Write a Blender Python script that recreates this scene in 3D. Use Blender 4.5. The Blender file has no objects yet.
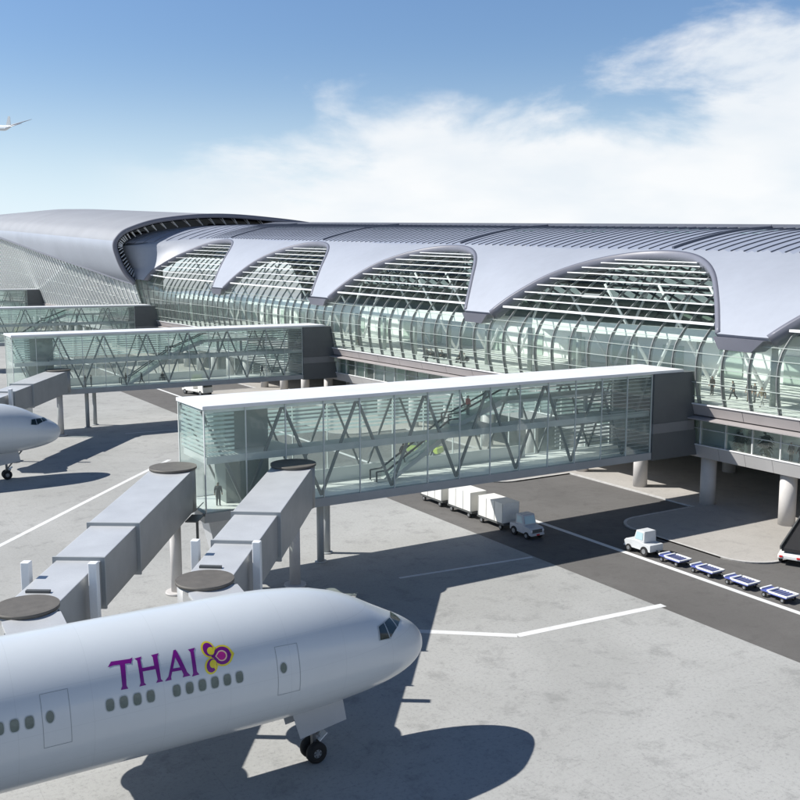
import bpy, bmesh, math, random
from mathutils import Vector, Matrix
random.seed(7)
R = math.radians
scene = bpy.context.scene
COL = scene.collection

# ------------------------------------------------------------------ camera
cam_d = bpy.data.cameras.new('camera'); cam = bpy.data.objects.new('camera', cam_d); COL.objects.link(cam)
cam.location = (0, 0, 24.3); cam.rotation_euler = (R(90 - 7.87), 0, R(-31.3))
cam_d.sensor_width = 36; cam_d.lens = 36 * 962 / 800; cam_d.clip_start = 0.5; cam_d.clip_end = 12000
scene.camera = cam
# ------------------------------------------------------------------ light
SUN_DIR = Vector((.86, -.58, -1.0)).normalized()            # the way the light travels
sun_el = math.asin(-SUN_DIR.z); sun_az = math.atan2(-SUN_DIR.x, -SUN_DIR.y)
sd = bpy.data.lights.new('sun', 'SUN'); sd.energy = 5.0; sd.angle = R(.5); sd.color = (1, .965, .91)
so = bpy.data.objects.new('sun', sd); COL.objects.link(so)
so.rotation_euler = SUN_DIR.to_track_quat('-Z', 'Y').to_euler()
so.location = (-80, 60, 120)
scene.view_settings.view_transform = 'Standard'; scene.view_settings.look = 'None'
scene.view_settings.gamma = 1; scene.view_settings.exposure = 0.42; scene.view_settings.use_curve_mapping = False
scene.cycles.max_bounces = 10; scene.cycles.transparent_max_bounces = 40
scene.cycles.glossy_bounces = 3; scene.cycles.diffuse_bounces = 3
scene.cycles.caustics_reflective = False; scene.cycles.caustics_refractive = False

def world():
    w = bpy.data.worlds.new('World'); scene.world = w; w.use_nodes = True
    nt = w.node_tree; N = nt.nodes; L = nt.links; N.clear()
    out = N.new('ShaderNodeOutputWorld'); bg = N.new('ShaderNodeBackground'); bg.inputs['Strength'].default_value = .06
    sky = N.new('ShaderNodeTexSky'); sky.sky_type = 'NISHITA'; sky.sun_disc = False
    sky.sun_elevation = sun_el; sky.sun_rotation = sun_az; sky.altitude = 0; sky.air_density = 1.3; sky.dust_density = .5; sky.ozone_density = 2.0
    tc = N.new('ShaderNodeTexCoord')
    def math_(op, a, b=None, c=None):
        m = N.new('ShaderNodeMath'); m.operation = op
        for i, v in enumerate((a, b, c)):
            if v is None: continue
            if isinstance(v, (int, float)): m.inputs[i].default_value = v
            else: L.new(v, m.inputs[i])
        return m.outputs[0]
    def vdot(vec):
        d = N.new('ShaderNodeVectorMath'); d.operation = 'DOT_PRODUCT'; L.new(tc.outputs['Generated'], d.inputs[0]); d.inputs[1].default_value = vec; return d.outputs['Value']
    fw = Vector((math.sin(R(31.3)), math.cos(R(31.3)), 0)); rt = Vector((math.cos(R(31.3)), -math.sin(R(31.3)), 0))
    lat = vdot(tuple(rt)); up = vdot((0, 0, 1)); fr = vdot(tuple(fw))
    az = math_('ARCTAN2', lat, fr)
    sep = N.new('ShaderNodeCombineXYZ'); L.new(az, sep.inputs[0]); L.new(math_('MULTIPLY', up, 2.6), sep.inputs[1])
    n1 = N.new('ShaderNodeTexNoise'); n1.inputs['Scale'].default_value = 4.2; n1.inputs['Detail'].default_value = 9; n1.inputs['Roughness'].default_value = .56
    n1.inputs['Distortion'].default_value = .35
    L.new(sep.outputs[0], n1.inputs['Vector'])
    # the upper edge of the bank of cloud climbs to the right
    top = N.new('ShaderNodeMapRange'); top.interpolation_type = 'SMOOTHSTEP'
    L.new(az, top.inputs['Value']); top.interpolation_type = 'LINEAR'; top.inputs['From Min'].default_value = -.2; top.inputs['From Max'].default_value = .42
    top.inputs['To Min'].default_value = .125; top.inputs['To Max'].default_value = .235
    d = math_('SUBTRACT', top.outputs[0], up)
    dens = math_('ADD', math_('MULTIPLY', d, 9.0), math_('MULTIPLY', math_('SUBTRACT', n1.outputs['Fac'], .5), 3.4))
    left = N.new('ShaderNodeMapRange'); left.interpolation_type = 'SMOOTHSTEP'; L.new(az, left.inputs['Value'])
    left.inputs['From Min'].default_value = -.33; left.inputs['From Max'].default_value = -.1
    mr = N.new('ShaderNodeMapRange'); mr.interpolation_type = 'SMOOTHSTEP'; L.new(dens, mr.inputs['Value'])
    mr.inputs['From Min'].default_value = -.12; mr.inputs['From Max'].default_value = .55
    fac = math_('MULTIPLY', math_('MULTIPLY', mr.outputs[0], left.outputs[0]), .88)
    n2 = N.new('ShaderNodeTexNoise'); n2.inputs['Scale'].default_value = 7; n2.inputs['Detail'].default_value = 8
    L.new(sep.outputs[0], n2.inputs['Vector'])
    cr = N.new('ShaderNodeValToRGB'); L.new(n2.outputs['Fac'], cr.inputs[0])
    cr.color_ramp.elements[0].position = .35; cr.color_ramp.elements[0].color = (10.8, 11.4, 12.0, 1)
    cr.color_ramp.elements[1].position = .6; cr.color_ramp.elements[1].color = (12.4, 12.5, 12.6, 1)
    mx = N.new('ShaderNodeMix'); mx.data_type = 'RGBA'
    L.new(fac, mx.inputs['Factor']); L.new(sky.outputs[0], mx.inputs[6]); L.new(cr.outputs[0], mx.inputs[7])
    hz = N.new('ShaderNodeMapRange'); hz.interpolation_type = 'SMOOTHSTEP'; L.new(up, hz.inputs['Value'])
    hz.inputs['From Min'].default_value = .26; hz.inputs['From Max'].default_value = .02; hz.inputs['To Min'].default_value = 0; hz.inputs['To Max'].default_value = .85
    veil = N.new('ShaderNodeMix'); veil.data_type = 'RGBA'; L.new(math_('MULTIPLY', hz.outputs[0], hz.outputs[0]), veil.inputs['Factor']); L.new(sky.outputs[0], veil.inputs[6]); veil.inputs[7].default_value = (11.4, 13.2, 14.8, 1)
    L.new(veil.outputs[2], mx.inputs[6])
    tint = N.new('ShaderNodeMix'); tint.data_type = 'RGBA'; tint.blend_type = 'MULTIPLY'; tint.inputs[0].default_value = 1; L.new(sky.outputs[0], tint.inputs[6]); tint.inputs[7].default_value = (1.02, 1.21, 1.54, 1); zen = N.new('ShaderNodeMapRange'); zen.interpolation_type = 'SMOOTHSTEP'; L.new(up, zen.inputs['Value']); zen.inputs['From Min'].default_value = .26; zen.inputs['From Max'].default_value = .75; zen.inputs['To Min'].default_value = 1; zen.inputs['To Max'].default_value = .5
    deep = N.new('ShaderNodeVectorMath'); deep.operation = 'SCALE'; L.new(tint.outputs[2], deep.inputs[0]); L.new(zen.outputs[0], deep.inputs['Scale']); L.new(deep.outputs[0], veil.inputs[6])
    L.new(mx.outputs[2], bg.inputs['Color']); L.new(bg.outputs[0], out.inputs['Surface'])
world()

# ------------------------------------------------------------------ materials
MATS = {}
def pm(name, col, rough=.5, metal=0., var=.12, scale=.6, fine=12., bump=0., spec=.5, coat=0.):
    """painted / plain surface with soft mottling"""
    if name in MATS: return MATS[name]
    m = bpy.data.materials.new(name); m.use_nodes = True; nt = m.node_tree; N = nt.nodes; L = nt.links
    b = N['Principled BSDF']; b.inputs['Roughness'].default_value = rough; b.inputs['Metallic'].default_value = metal
    b.inputs['Specular IOR Level'].default_value = spec; b.inputs['Coat Weight'].default_value = coat
    tc = N.new('ShaderNodeTexCoord')
    n1 = N.new('ShaderNodeTexNoise'); n1.inputs['Scale'].default_value = scale; n1.inputs['Detail'].default_value = 6
    n2 = N.new('ShaderNodeTexNoise'); n2.inputs['Scale'].default_value = fine; n2.inputs['Detail'].default_value = 3
    L.new(tc.outputs['Object'], n1.inputs['Vector']); L.new(tc.outputs['Object'], n2.inputs['Vector'])
    ad = N.new('ShaderNodeMath'); ad.operation = 'MULTIPLY_ADD'; L.new(n2.outputs['Fac'], ad.inputs[0]); ad.inputs[1].default_value = .4; L.new(n1.outputs['Fac'], ad.inputs[2])
    mr = N.new('ShaderNodeMapRange'); L.new(ad.outputs[0], mr.inputs['Value']); mr.inputs['From Min'].default_value = .4; mr.inputs['From Max'].default_value = 1.
    mr.inputs['To Min'].default_value = 1 - var; mr.inputs['To Max'].default_value = 1 + var * .6
    mu = N.new('ShaderNodeVectorMath'); mu.operation = 'SCALE'; mu.inputs[0].default_value = col; L.new(mr.outputs[0], mu.inputs['Scale'])
    L.new(mu.outputs[0], b.inputs['Base Color'])
    if bump:
        bp = N.new('ShaderNodeBump'); bp.inputs['Strength'].default_value = bump; bp.inputs['Distance'].default_value = .02
        L.new(n2.outputs['Fac'], bp.inputs['Height']); L.new(bp.outputs[0], b.inputs['Normal'])
    MATS[name] = m; return m

def glass(name, tint, refl=.06, graze=1., milk=0., trans=.5, mcol=(.74, .86, .82)):
    m = bpy.data.materials.new(name); m.use_nodes = True; nt = m.node_tree; N = nt.nodes; L = nt.links; N.clear()
    out = N.new('ShaderNodeOutputMaterial'); tr = N.new('ShaderNodeBsdfTransparent'); tr.inputs[0].default_value = (*tint, 1)
    gl = N.new('ShaderNodeBsdfGlossy'); gl.inputs['Roughness'].default_value = .03; gl.inputs[0].default_value = (.92, .97, .95, 1)
    lw = N.new('ShaderNodeLayerWeight'); lw.inputs['Blend'].default_value = .5
    fr = N.new('ShaderNodeMath'); fr.operation = 'POWER'; L.new(lw.outputs['Facing'], fr.inputs[0]); fr.inputs[1].default_value = 5
    f2 = N.new('ShaderNodeMath'); f2.operation = 'MULTIPLY'; L.new(fr.outputs[0], f2.inputs[0]); f2.inputs[1].default_value = graze; fr = f2
    # panes are never perfectly flat: a slow ripple breaks the mirror image up
    tc = N.new('ShaderNodeTexCoord'); nz = N.new('ShaderNodeTexNoise'); nz.inputs['Scale'].default_value = .35; nz.inputs['Detail'].default_value = 2
    L.new(tc.outputs['Object'], nz.inputs['Vector'])
    bp = N.new('ShaderNodeBump'); bp.inputs['Strength'].default_value = .12; bp.inputs['Distance'].default_value = .3; L.new(nz.outputs['Fac'], bp.inputs['Height'])
    L.new(bp.outputs[0], gl.inputs['Normal'])
    ad = N.new('ShaderNodeMath'); ad.operation = 'ADD'; ad.use_clamp = True; L.new(fr.outputs[0], ad.inputs[0]); ad.inputs[1].default_value = refl
    mx = N.new('ShaderNodeMixShader'); L.new(ad.outputs[0], mx.inputs[0]); L.new(gl.outputs[0], mx.inputs[2])
    if milk:
        d1 = N.new('ShaderNodeBsdfDiffuse'); d1.inputs[0].default_value = (*mcol, 1)
        d2 = N.new('ShaderNodeBsdfTranslucent'); d2.inputs[0].default_value = (*mcol, 1)
        df = N.new('ShaderNodeMixShader'); df.inputs[0].default_value = trans; L.new(d1.outputs[0], df.inputs[1]); L.new(d2.outputs[0], df.inputs[2])
        m2 = N.new('ShaderNodeMixShader'); m2.inputs[0].default_value = milk; L.new(tr.outputs[0], m2.inputs[1]); L.new(df.outputs[0], m2.inputs[2]); L.new(m2.outputs[0], mx.inputs[1])
    else: L.new(tr.outputs[0], mx.inputs[1])
    L.new(mx.outputs[0], out.inputs['Surface']); MATS[name] = m; return m

def ground_mat(name, c_lo, c_hi, stain, joints=0., rough=.8, scale=1., speck=.3):
    m = bpy.data.materials.new(name); m.use_nodes = True; nt = m.node_tree; N = nt.nodes; L = nt.links
    b = N['Principled BSDF']; b.inputs['Specular IOR Level'].default_value = .3
    g = N.new('ShaderNodeNewGeometry'); P = g.outputs['Position']
    def noise(s, d, r=.6, dist=0.):
        n = N.new('ShaderNodeTexNoise'); n.inputs['Scale'].default_value = s; n.inputs['Detail'].default_value = d; n.inputs['Roughness'].default_value = r
        n.inputs['Distortion'].default_value = dist; L.new(P, n.inputs['Vector']); return n.outputs['Fac']
    def ramp(v, a, bb, lo=0., hi=1.):
        r = N.new('ShaderNodeMapRange'); r.interpolation_type = 'SMOOTHSTEP'; L.new(v, r.inputs['Value'])
        r.inputs['From Min'].default_value = a; r.inputs['From Max'].default_value = bb; r.inputs['To Min'].default_value = lo; r.inputs['To Max'].default_value = hi; return r.outputs[0]
    def mix(f, a, bb, mode='MIX'):
        x = N.new('ShaderNodeMix'); x.data_type = 'RGBA'; x.blend_type = mode
        if isinstance(f, float): x.inputs[0].default_value = f
        else: L.new(f, x.inputs[0])
        for i, v in ((6, a), (7, bb)):
            if isinstance(v, tuple): x.inputs[i].default_value = (*v, 1)
            else: L.new(v, x.inputs[i])
        return x.outputs[2]
    big = noise(.06 * scale, 7, .62, .4); mid = noise(.42 * scale, 9, .76, .3); fine = noise(4.5 * scale, 7, .82); grit = noise(22 * scale, 3, .8)
    c = mix(ramp(big, .3, .7), c_lo, c_hi)
    c = mix(ramp(mid, .5, .68, 0., .5), c, stain)
    c = mix(ramp(fine, .5, .66, 0., .62), c, stain)
    c = mix(ramp(mid, .36, .24, 0., .35), c, tuple(min(1, v * 1.3) for v in c_hi))
    c = mix(ramp(grit, .3, .7, 0., speck), c, tuple(v * .6 for v in c_lo))
    if joints:
        br = N.new('ShaderNodeTexBrick'); br.offset = 0; br.inputs['Scale'].default_value = 1; br.inputs['Mortar Size'].default_value = .02; br.inputs['Mortar Smooth'].default_value = .3
        br.inputs['Brick Width'].default_value = 7.5; br.inputs['Row Height'].default_value = 7.5
        br.inputs['Color1'].default_value = (1, 1, 1, 1); br.inputs['Color2'].default_value = (.93, .93, .93, 1); br.inputs['Mortar'].default_value = (.55, .55, .55, 1)
        L.new(P, br.inputs['Vector']); c = mix(joints, c, br.outputs['Color'], 'MULTIPLY')
    L.new(c, b.inputs['Base Color']); L.new(ramp(mid, .3, .7, rough - .12, rough + .08), b.inputs['Roughness'])
    bp = N.new('ShaderNodeBump'); bp.inputs['Strength'].default_value = .25; bp.inputs['Distance'].default_value = .01; L.new(grit, bp.inputs['Height']); L.new(bp.outputs[0], b.inputs['Normal'])
    MATS[name] = m; return m

M_APRON = ground_mat('apron_concrete', (.35, .352, .338), (.428, .43, .416), (.19, .194, .188), joints=.3)
M_ROAD = ground_mat('road_asphalt', (.125, .12, .114), (.165, .16, .153), (.088, .085, .081), scale=1.3, speck=.5)
M_PAVE = ground_mat('pavement_concrete', (.37, .352, .325), (.45, .43, .4), (.28, .27, .25), scale=1.2)
M_LINE = ground_mat('road_paint', (.66, .67, .66), (.74, .74, .73), (.5, .5, .49), scale=2.)
M_KERB = pm('kerb_stone', (.5, .49, .47), .8, var=.25, scale=1.5)
M_WHITE = pm('white_steel', (.8, .81, .81), .45, var=.08)
M_ROOFW = pm('white_roof_sheet', (.72, .735, .74), .5, var=.12, scale=.25)
M_FLOOR = pm('pale_floor', (.9, .9, .87), .35, var=.1)
M_SLAB = pm('slab_grey', (.58, .59, .575), .6, var=.12)
M_STEEL = pm('grey_steel', (.36, .38, .385), .5, .0, var=.12)
M_DSTEEL = pm('dark_steel', (.085, .09, .09), .5, var=.2)
M_MULL = pm('mullion_grey', (.21, .22, .22), .45, var=.15)
M_LMULL = pm('pale_mullion', (.6, .63, .61), .45, var=.1)
M_TRAN = pm('transom_grey_green', (.42, .47, .44), .45, var=.1)
M_BRACE = pm('brace_grey', (.19, .2, .2), .5, var=.1)
M_BLOCK = pm('charcoal_cladding', (.1, .11, .116), .55, var=.15, scale=.4)
M_BAND = pm('grey_cladding', (.19, .197, .205), .55, var=.1)
M_SPAN = pm('mauve_grey_panel', (.36, .335, .33), .5, var=.12, scale=.3)
M_SPAN2 = pm('pale_grey_panel', (.45, .445, .44), .55, var=.1, scale=.3)
M_RIM = pm('roof_rim_metal', (.16, .165, .2), .45, .0, var=.08)
M_ROOF = pm('blue_grey_membrane', (.325, .35, .4), .5, var=.1, scale=.08, fine=1.)
M_ROOFU = pm('zinc_roof', (.27, .3, .37), .5, var=.1, scale=.1, fine=1.)
M_CANUP = pm('canopy_upper_grey', (.27, .28, .3), .6, var=.1, scale=.1, fine=1.)  # darker, greyer tone for the upper part of the canopy shell
M_RIB = pm('roof_rib_dark', (.11, .12, .15), .5)
M_SKYL = pm('skylight_glass', (.45, .62, .66), .12, var=.1)
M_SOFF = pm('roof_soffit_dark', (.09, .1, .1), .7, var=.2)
M_COLM = pm('column_concrete', (.56, .54, .52), .75, var=.15)
M_CORE = pm('core_panel', (.27, .3, .285), .6, var=.15)
M_INNER = pm('inner_wall_white', (.8, .82, .79), .6, var=.06)
M_GREEN = pm('inner_green_panel', (.42, .5, .44), .5, var=.15)
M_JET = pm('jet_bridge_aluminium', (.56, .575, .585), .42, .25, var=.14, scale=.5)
M_JETSHADE = pm('jet_bridge_painted_shade', (.36, .365, .36), .5, .15, var=.14, scale=.7)  # same metal as the tunnel roofs, shade of the sides painted in
M_CAP = pm('bronze_cap', (.12, .11, .095), .6, var=.25, scale=2.)
M_PLANE = pm('aircraft_white', (.56, .605, .64), .3, var=.035, scale=.2, fine=2., coat=.35)
def skin_joints(m):
    nt = m.node_tree; N = nt.nodes; L = nt.links; b = N['Principled BSDF']; src = b.inputs['Base Color'].links[0].from_socket
    tc = N.new('ShaderNodeTexCoord'); sp = N.new('ShaderNodeSeparateXYZ'); L.new(tc.outputs['Object'], sp.inputs[0]); fac = None
    for out, per, w in ((0, 2.9, .012), (2, 1.55, .012)):
        a = N.new('ShaderNodeMath'); a.operation = 'PINGPONG'; L.new(sp.outputs[out], a.inputs[0]); a.inputs[1].default_value = per/2
        c = N.new('ShaderNodeMath'); c.operation = 'LESS_THAN'; L.new(a.outputs[0], c.inputs[0]); c.inputs[1].default_value = w
        if fac is None: fac = c.outputs[0]
        else:
            d = N.new('ShaderNodeMath'); d.operation = 'MAXIMUM'; L.new(fac, d.inputs[0]); L.new(c.outputs[0], d.inputs[1]); fac = d.outputs[0]
    s_ = N.new('ShaderNodeMath'); s_.operation = 'MULTIPLY'; L.new(fac, s_.inputs[0]); s_.inputs[1].default_value = .13
    mx = N.new('ShaderNodeMix'); mx.data_type = 'RGBA'; L.new(s_.outputs[0], mx.inputs[0]); L.new(src, mx.inputs[6]); mx.inputs[7].default_value = (.2, .23, .25, 1); L.new(mx.outputs[2], b.inputs['Base Color'])
skin_joints(M_PLANE)
M_PGREY = pm('aircraft_grey', (.42, .44, .46), .4, var=.08)
M_PWIN = pm('cabin_window_glass', (.11, .15, .14), .15, var=.25, scale=3.)
M_PWINF = pm('window_surround', (.38, .43, .46), .4)
M_CKPT = pm('cockpit_glass', (.012, .025, .026), .08, var=.3)
M_SEAM = pm('door_seam', (.25, .29, .31), .5)
M_PURP = pm('purple_lettering', (.19, .006, .215), .35, var=.06)
M_YEL = pm('yellow_emblem', (.75, .64, .04), .35, var=.05)
M_PEACH = pm('peach_emblem', (.85, .6, .4), .35, var=.05)
M_MAG = pm('magenta_emblem', (.55, .02, .27), .35, var=.05)
M_TYRE = pm('tyre_rubber', (.012, .012, .012), .8)
M_HUB = pm('wheel_hub', (.3, .31, .32), .4, .5)
M_BODY = pm('tug_grey_paint', (.5, .51, .53), .4, var=.1, scale=2.)
M_BODYW = pm('tug_white_paint', (.74, .74, .72), .4, var=.1, scale=2.)
M_PALE = pm('tug_pale_paint', (.6, .62, .63), .4, var=.1, scale=2.)
M_BOXW = pm('container_white', (.78, .77, .72), .55, var=.1, scale=1.)
M_BLACK = pm('black_rubber', (.018, .018, .02), .6)
M_BLUE = pm('dolly_blue', (.1, .13, .42), .45, var=.2, scale=3.)
M_RED = pm('red_lamp', (.6, .02, .02), .3)
M_LIME = pm('lime_paint', (.55, .68, .08), .4)
M_LEAF = pm('indoor_leaf', (.015, .03, .014), .6, var=.4, scale=3.)
M_SEAT = pm('seat_dark', (.03, .03, .035), .5)
M_SKIN = pm('skin', (.42, .26, .18), .6); M_HAIR = pm('hair', (.02, .016, .012), .7)
CLOTH = [pm('cloth_navy', (.03, .035, .06), .8), pm('cloth_black', (.02, .02, .02), .8), pm('cloth_grey', (.08, .08, .085), .8), pm('cloth_brown', (.07, .04, .025), .8),
         pm('cloth_white', (.5, .49, .46), .8), pm('cloth_tan', (.2, .15, .1), .8), pm('cloth_red', (.4, .04, .04), .8)]
G_GATE = glass('gate_glass', (.92, .98, .96), .06, milk=.15)
G_CURT = glass('curtain_glass', (.9, .965, .93), .05, milk=.1)
G_ROOF = glass('vault_glass', (.88, .94, .92), .015, graze=.3, milk=.02)
G_FAC = glass('facade_glass', (.93, .97, .95), .03, milk=.55, trans=.15, mcol=(.88, .93, .91))
G_FAR = glass('far_glass', (.55, .66, .62), .04, milk=.2)
G_FRIT = glass('fritted_glass', (.8, .88, .86), .02, milk=.8, trans=.6, mcol=(.88, .95, .93))

# ------------------------------------------------------------------ mesh helpers
class MB:
    def __init__(s): s.v = []; s.f = []; s.m = []; s.sm = []
    def face(s, pts, mi=0, smooth=False):
        b = len(s.v); s.v += [tuple(p) for p in pts]; s.f.append(tuple(range(b, b + len(pts)))); s.m.append(mi); s.sm.append(smooth)
    def box(s, x0, x1, y0, y1, z0, z1, mi=0):
        b = len(s.v); s.v += [(x0,y0,z0),(x1,y0,z0),(x1,y1,z0),(x0,y1,z0),(x0,y0,z1),(x1,y0,z1),(x1,y1,z1),(x0,y1,z1)]
        for q in ((0,3,2,1),(4,5,6,7),(0,1,5,4),(1,2,6,5),(2,3,7,6),(3,0,4,7)): s.f.append(tuple(b+i for i in q)); s.m.append(mi); s.sm.append(False)
        return s
    def hexa(s, p8, mi=0):
        b = len(s.v); s.v += [tuple(p) for p in p8]
        for q in ((0,3,2,1),(4,5,6,7),(0,1,5,4),(1,2,6,5),(2,3,7,6),(3,0,4,7)): s.f.append(tuple(b+i for i in q)); s.m.append(mi); s.sm.append(False)
        return s
    def bar(s, p, q, w, h=None, up=(0,0,1), mi=0):
        p = Vector(p); q = Vector(q); h = h or w; d = (q-p).normalized(); u = Vector(up)
        if abs(d.dot(u)) > .98: u = Vector((1,0,0))
        a = d.cross(u).normalized()*w/2; c = a.cross(d).normalized()*h/2
        return s.hexa([p-a-c, p+a-c, p+a+c, p-a+c, q-a-c, q+a-c, q+a+c, q-a+c], mi)
    def tube(s, p, q, r, r2=None, n=16, mi=0, cap=True):
        p = Vector(p); q = Vector(q); r2 = r if r2 is None else r2; d = (q-p).normalized(); u = Vector((0,0,1)) if abs(d.z) < .9 else Vector((1,0,0))
        a = d.cross(u).normalized(); c = d.cross(a); b = len(s.v)
        for cc, rr in ((p, r), (q, r2)):
            for i in range(n):
                t = 2*math.pi*i/n; s.v.append(tuple(cc + a*math.cos(t)*rr + c*math.sin(t)*rr))
        for i in range(n):
            j = (i+1) % n; s.f.append((b+i, b+j, b+n+j, b+n+i)); s.m.append(mi); s.sm.append(True)
        if cap:
            s.f.append(tuple(b+i for i in reversed(range(n)))); s.f.append(tuple(b+n+i for i in range(n))); s.m += [mi, mi]; s.sm += [False, False]
        return s
    def grid(s, rows, mi=0, closed=False, smooth=True, mfun=None):
        b = len(s.v); n = len(rows[0])
        for r in rows: s.v += [tuple(p) for p in r]
        for i in range(len(rows)-1):
            for j in range(n if closed else n-1):
                k = (j+1) % n; s.f.append((b+i*n+j, b+i*n+k, b+(i+1)*n+k, b+(i+1)*n+j)); s.m.append(mfun(i, j) if mfun else mi); s.sm.append(smooth)
        return s
    def sweep(s, secs, mi=0, smooth=False, caps=True):
        s.grid(secs, mi, True, smooth)
        if caps: s.face(list(reversed(secs[0])), mi); s.face(secs[-1], mi)
        return s
    def prism(s, poly, z0, z1, mi=0):
        n = len(poly); b = len(s.v); s.v += [(x, y, z0) for x, y in poly] + [(x, y, z1) for x, y in poly]
        s.f.append(tuple(b+i for i in reversed(range(n)))); s.f.append(tuple(b+n+i for i in range(n))); s.m += [mi, mi]; s.sm += [False, False]
        for i in range(n):
            j = (i+1) % n; s.f.append((b+i, b+j, b+n+j, b+n+i)); s.m.append(mi); s.sm.append(False)
        return s
    def build(s, name, mats, parent=None, bevel=0., fix=True):
        me = bpy.data.meshes.new(name); me.from_pydata(s.v, [], s.f); me.update()
        for m in (mats if isinstance(mats, (list, tuple)) else [mats]): me.materials.append(m)
        me.polygons.foreach_set('material_index', s.m); me.polygons.foreach_set('use_smooth', s.sm)
        if fix:
            bm = bmesh.new(); bm.from_mesh(me); bmesh.ops.remove_doubles(bm, verts=bm.verts, dist=1e-5); bmesh.ops.recalc_face_normals(bm, faces=bm.faces); bm.to_mesh(me); bm.free()
        me.update(); o = bpy.data.objects.new(name, me); COL.objects.link(o)
        if bevel:
            md = o.modifiers.new('bevel', 'BEVEL'); md.width = bevel; md.segments = 2; md.limit_method = 'ANGLE'; md.angle_limit = R(40)
        if parent: o.parent = parent
        return o

def tag(o, label, cat, group=None):
    o['label'] = label; o['category'] = cat
    if group: o['group'] = group
    return o
def thing(name, label, cat, loc=(0,0,0), rz=0., group=None):
    o = bpy.data.objects.new(name, None); COL.objects.link(o); o.location = loc; o.rotation_euler = (0,0,rz); o.empty_display_size = .5
    return tag(o, label, cat, group)
def struct(o, kind='structure'): o['kind'] = kind; return o
def copy_tree(o, parent=None, skip=()):
    c = o.copy(); COL.objects.link(c); c.parent = parent
    for ch in list(o.children):
        if ch.name.split('.')[0] in skip: continue
        copy_tree(ch, c, skip)
    return c
def lerp(a, b, t): return a + (b-a)*t
def crom(pts, n=16):
    out = []
    P = [Vector(p) for p in pts]; P = [2*P[0]-P[1]] + P + [2*P[-1]-P[-2]]
    for i in range(1, len(P)-2):
        for k in range(n):
            t = k/n; a, b, c, d = P[i-1], P[i], P[i+1], P[i+2]
            out.append(.5*((2*b) + (-a+c)*t + (2*a-5*b+4*c-d)*t*t + (-a+3*b-3*c+d)*t**3))
    out.append(P[-2]); return out
def interp(x, xs, ys):
    if x <= xs[0]: return ys[0]
    for i in range(1, len(xs)):
        if x <= xs[i]: return lerp(ys[i-1], ys[i], (x-xs[i-1])/(xs[i]-xs[i-1]))
    return ys[-1]

# ------------------------------------------------------------------ ground
def sheet(name, poly, z, m):
    b = MB(); b.face([(x, y, z) for x, y in poly]); o = b.build(name, m, fix=False); return struct(o)
sheet('apron_ground', [(-4000,-3000),(5000,-3000),(5000,6000),(-4000,6000)], 0, M_APRON)
sheet('service_road', [(50.7,-60),(140,-60),(140,700),(50.7,700)], .004, M_ROAD)
def line(pts, w, name='ground_marking', z=.008):
    b = MB()
    for (x0,y0),(x1,y1) in zip(pts[:-1], pts[1:]):
        d = Vector((x1-x0, y1-y0, 0)).normalized(); n = Vector((-d.y, d.x, 0))*w/2; p = Vector((x0,y0,z)); q = Vector((x1,y1,z))
        b.face([p-n, q-n, q+n, p+n]); z += .0006
    return struct(b.build(name, M_LINE, fix=False))
line([(58.2,-60),(58.2,700)], .55, 'road_edge_line')
line([(31.5,53.8),(38.5,48.3),(51.2,47.4)], .62, 'stand_line')
line([(12.5,88.4),(30.5,110.0),(37.4,118)], .55, 'lead_in_line')
line([(8,83),(12.5,88.4)], .55, 'lead_in_line')
line([(38,62.6),(50.5,61.5)], .35, 'stand_line')
line([(38,140.4),(50.5,139.2)], .35, 'stand_line')
def rounded(x0, x1, y0, y1, r, n=10):
    p = [(x1, y0), (x1, y1)]
    p += [(x0+r-r*math.sin(t), y1-r+r*math.cos(t)) for t in [math.pi/2*i/n for i in range(n+1)]]
    p += [(x0+r-r*math.cos(t), y0+r-r*math.sin(t)) for t in [math.pi/2*i/n for i in range(n+1)]]
    return p
def island(x0, x1, y0, y1, r):
    poly = rounded(x0, x1, y0, y1, r)
    pv = MB(); pv.prism(poly, 0, .12); struct(pv.build('pavement', M_PAVE))
    kb = MB(); q = poly[1:] + [poly[0]]
    inner = rounded(x0+.28, x1, y0+.28, y1-.28, max(.1, r-.28)); qi = inner[1:] + [inner[0]]
    for i in range(len(q)-1):
        kb.hexa([(*q[i],0), (*q[i+1],0), (*qi[i+1],0), (*qi[i],0), (*q[i],.145), (*q[i+1],.145), (*qi[i+1],.145), (*qi[i],.145)])
    struct(kb.build('kerb', M_KERB))
for y0, y1 in ((-22,30),(49.6,66.4),(85,104),(122,141),(161,180),(200,260)): island(63.8, 75.45, y0, y1, 3.4)
b = MB(); b.box(75.5, 104, -40, 400, 0, .12); struct(b.build('pavement', M_PAVE))
b = MB()
for y0, y1 in ((30,49.6),(66.4,85),(104,122),(141,161),(180,200)): b.box(75.2, 75.48, y0, y1, 0, .145)
struct(b.build('kerb', M_KERB))

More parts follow.
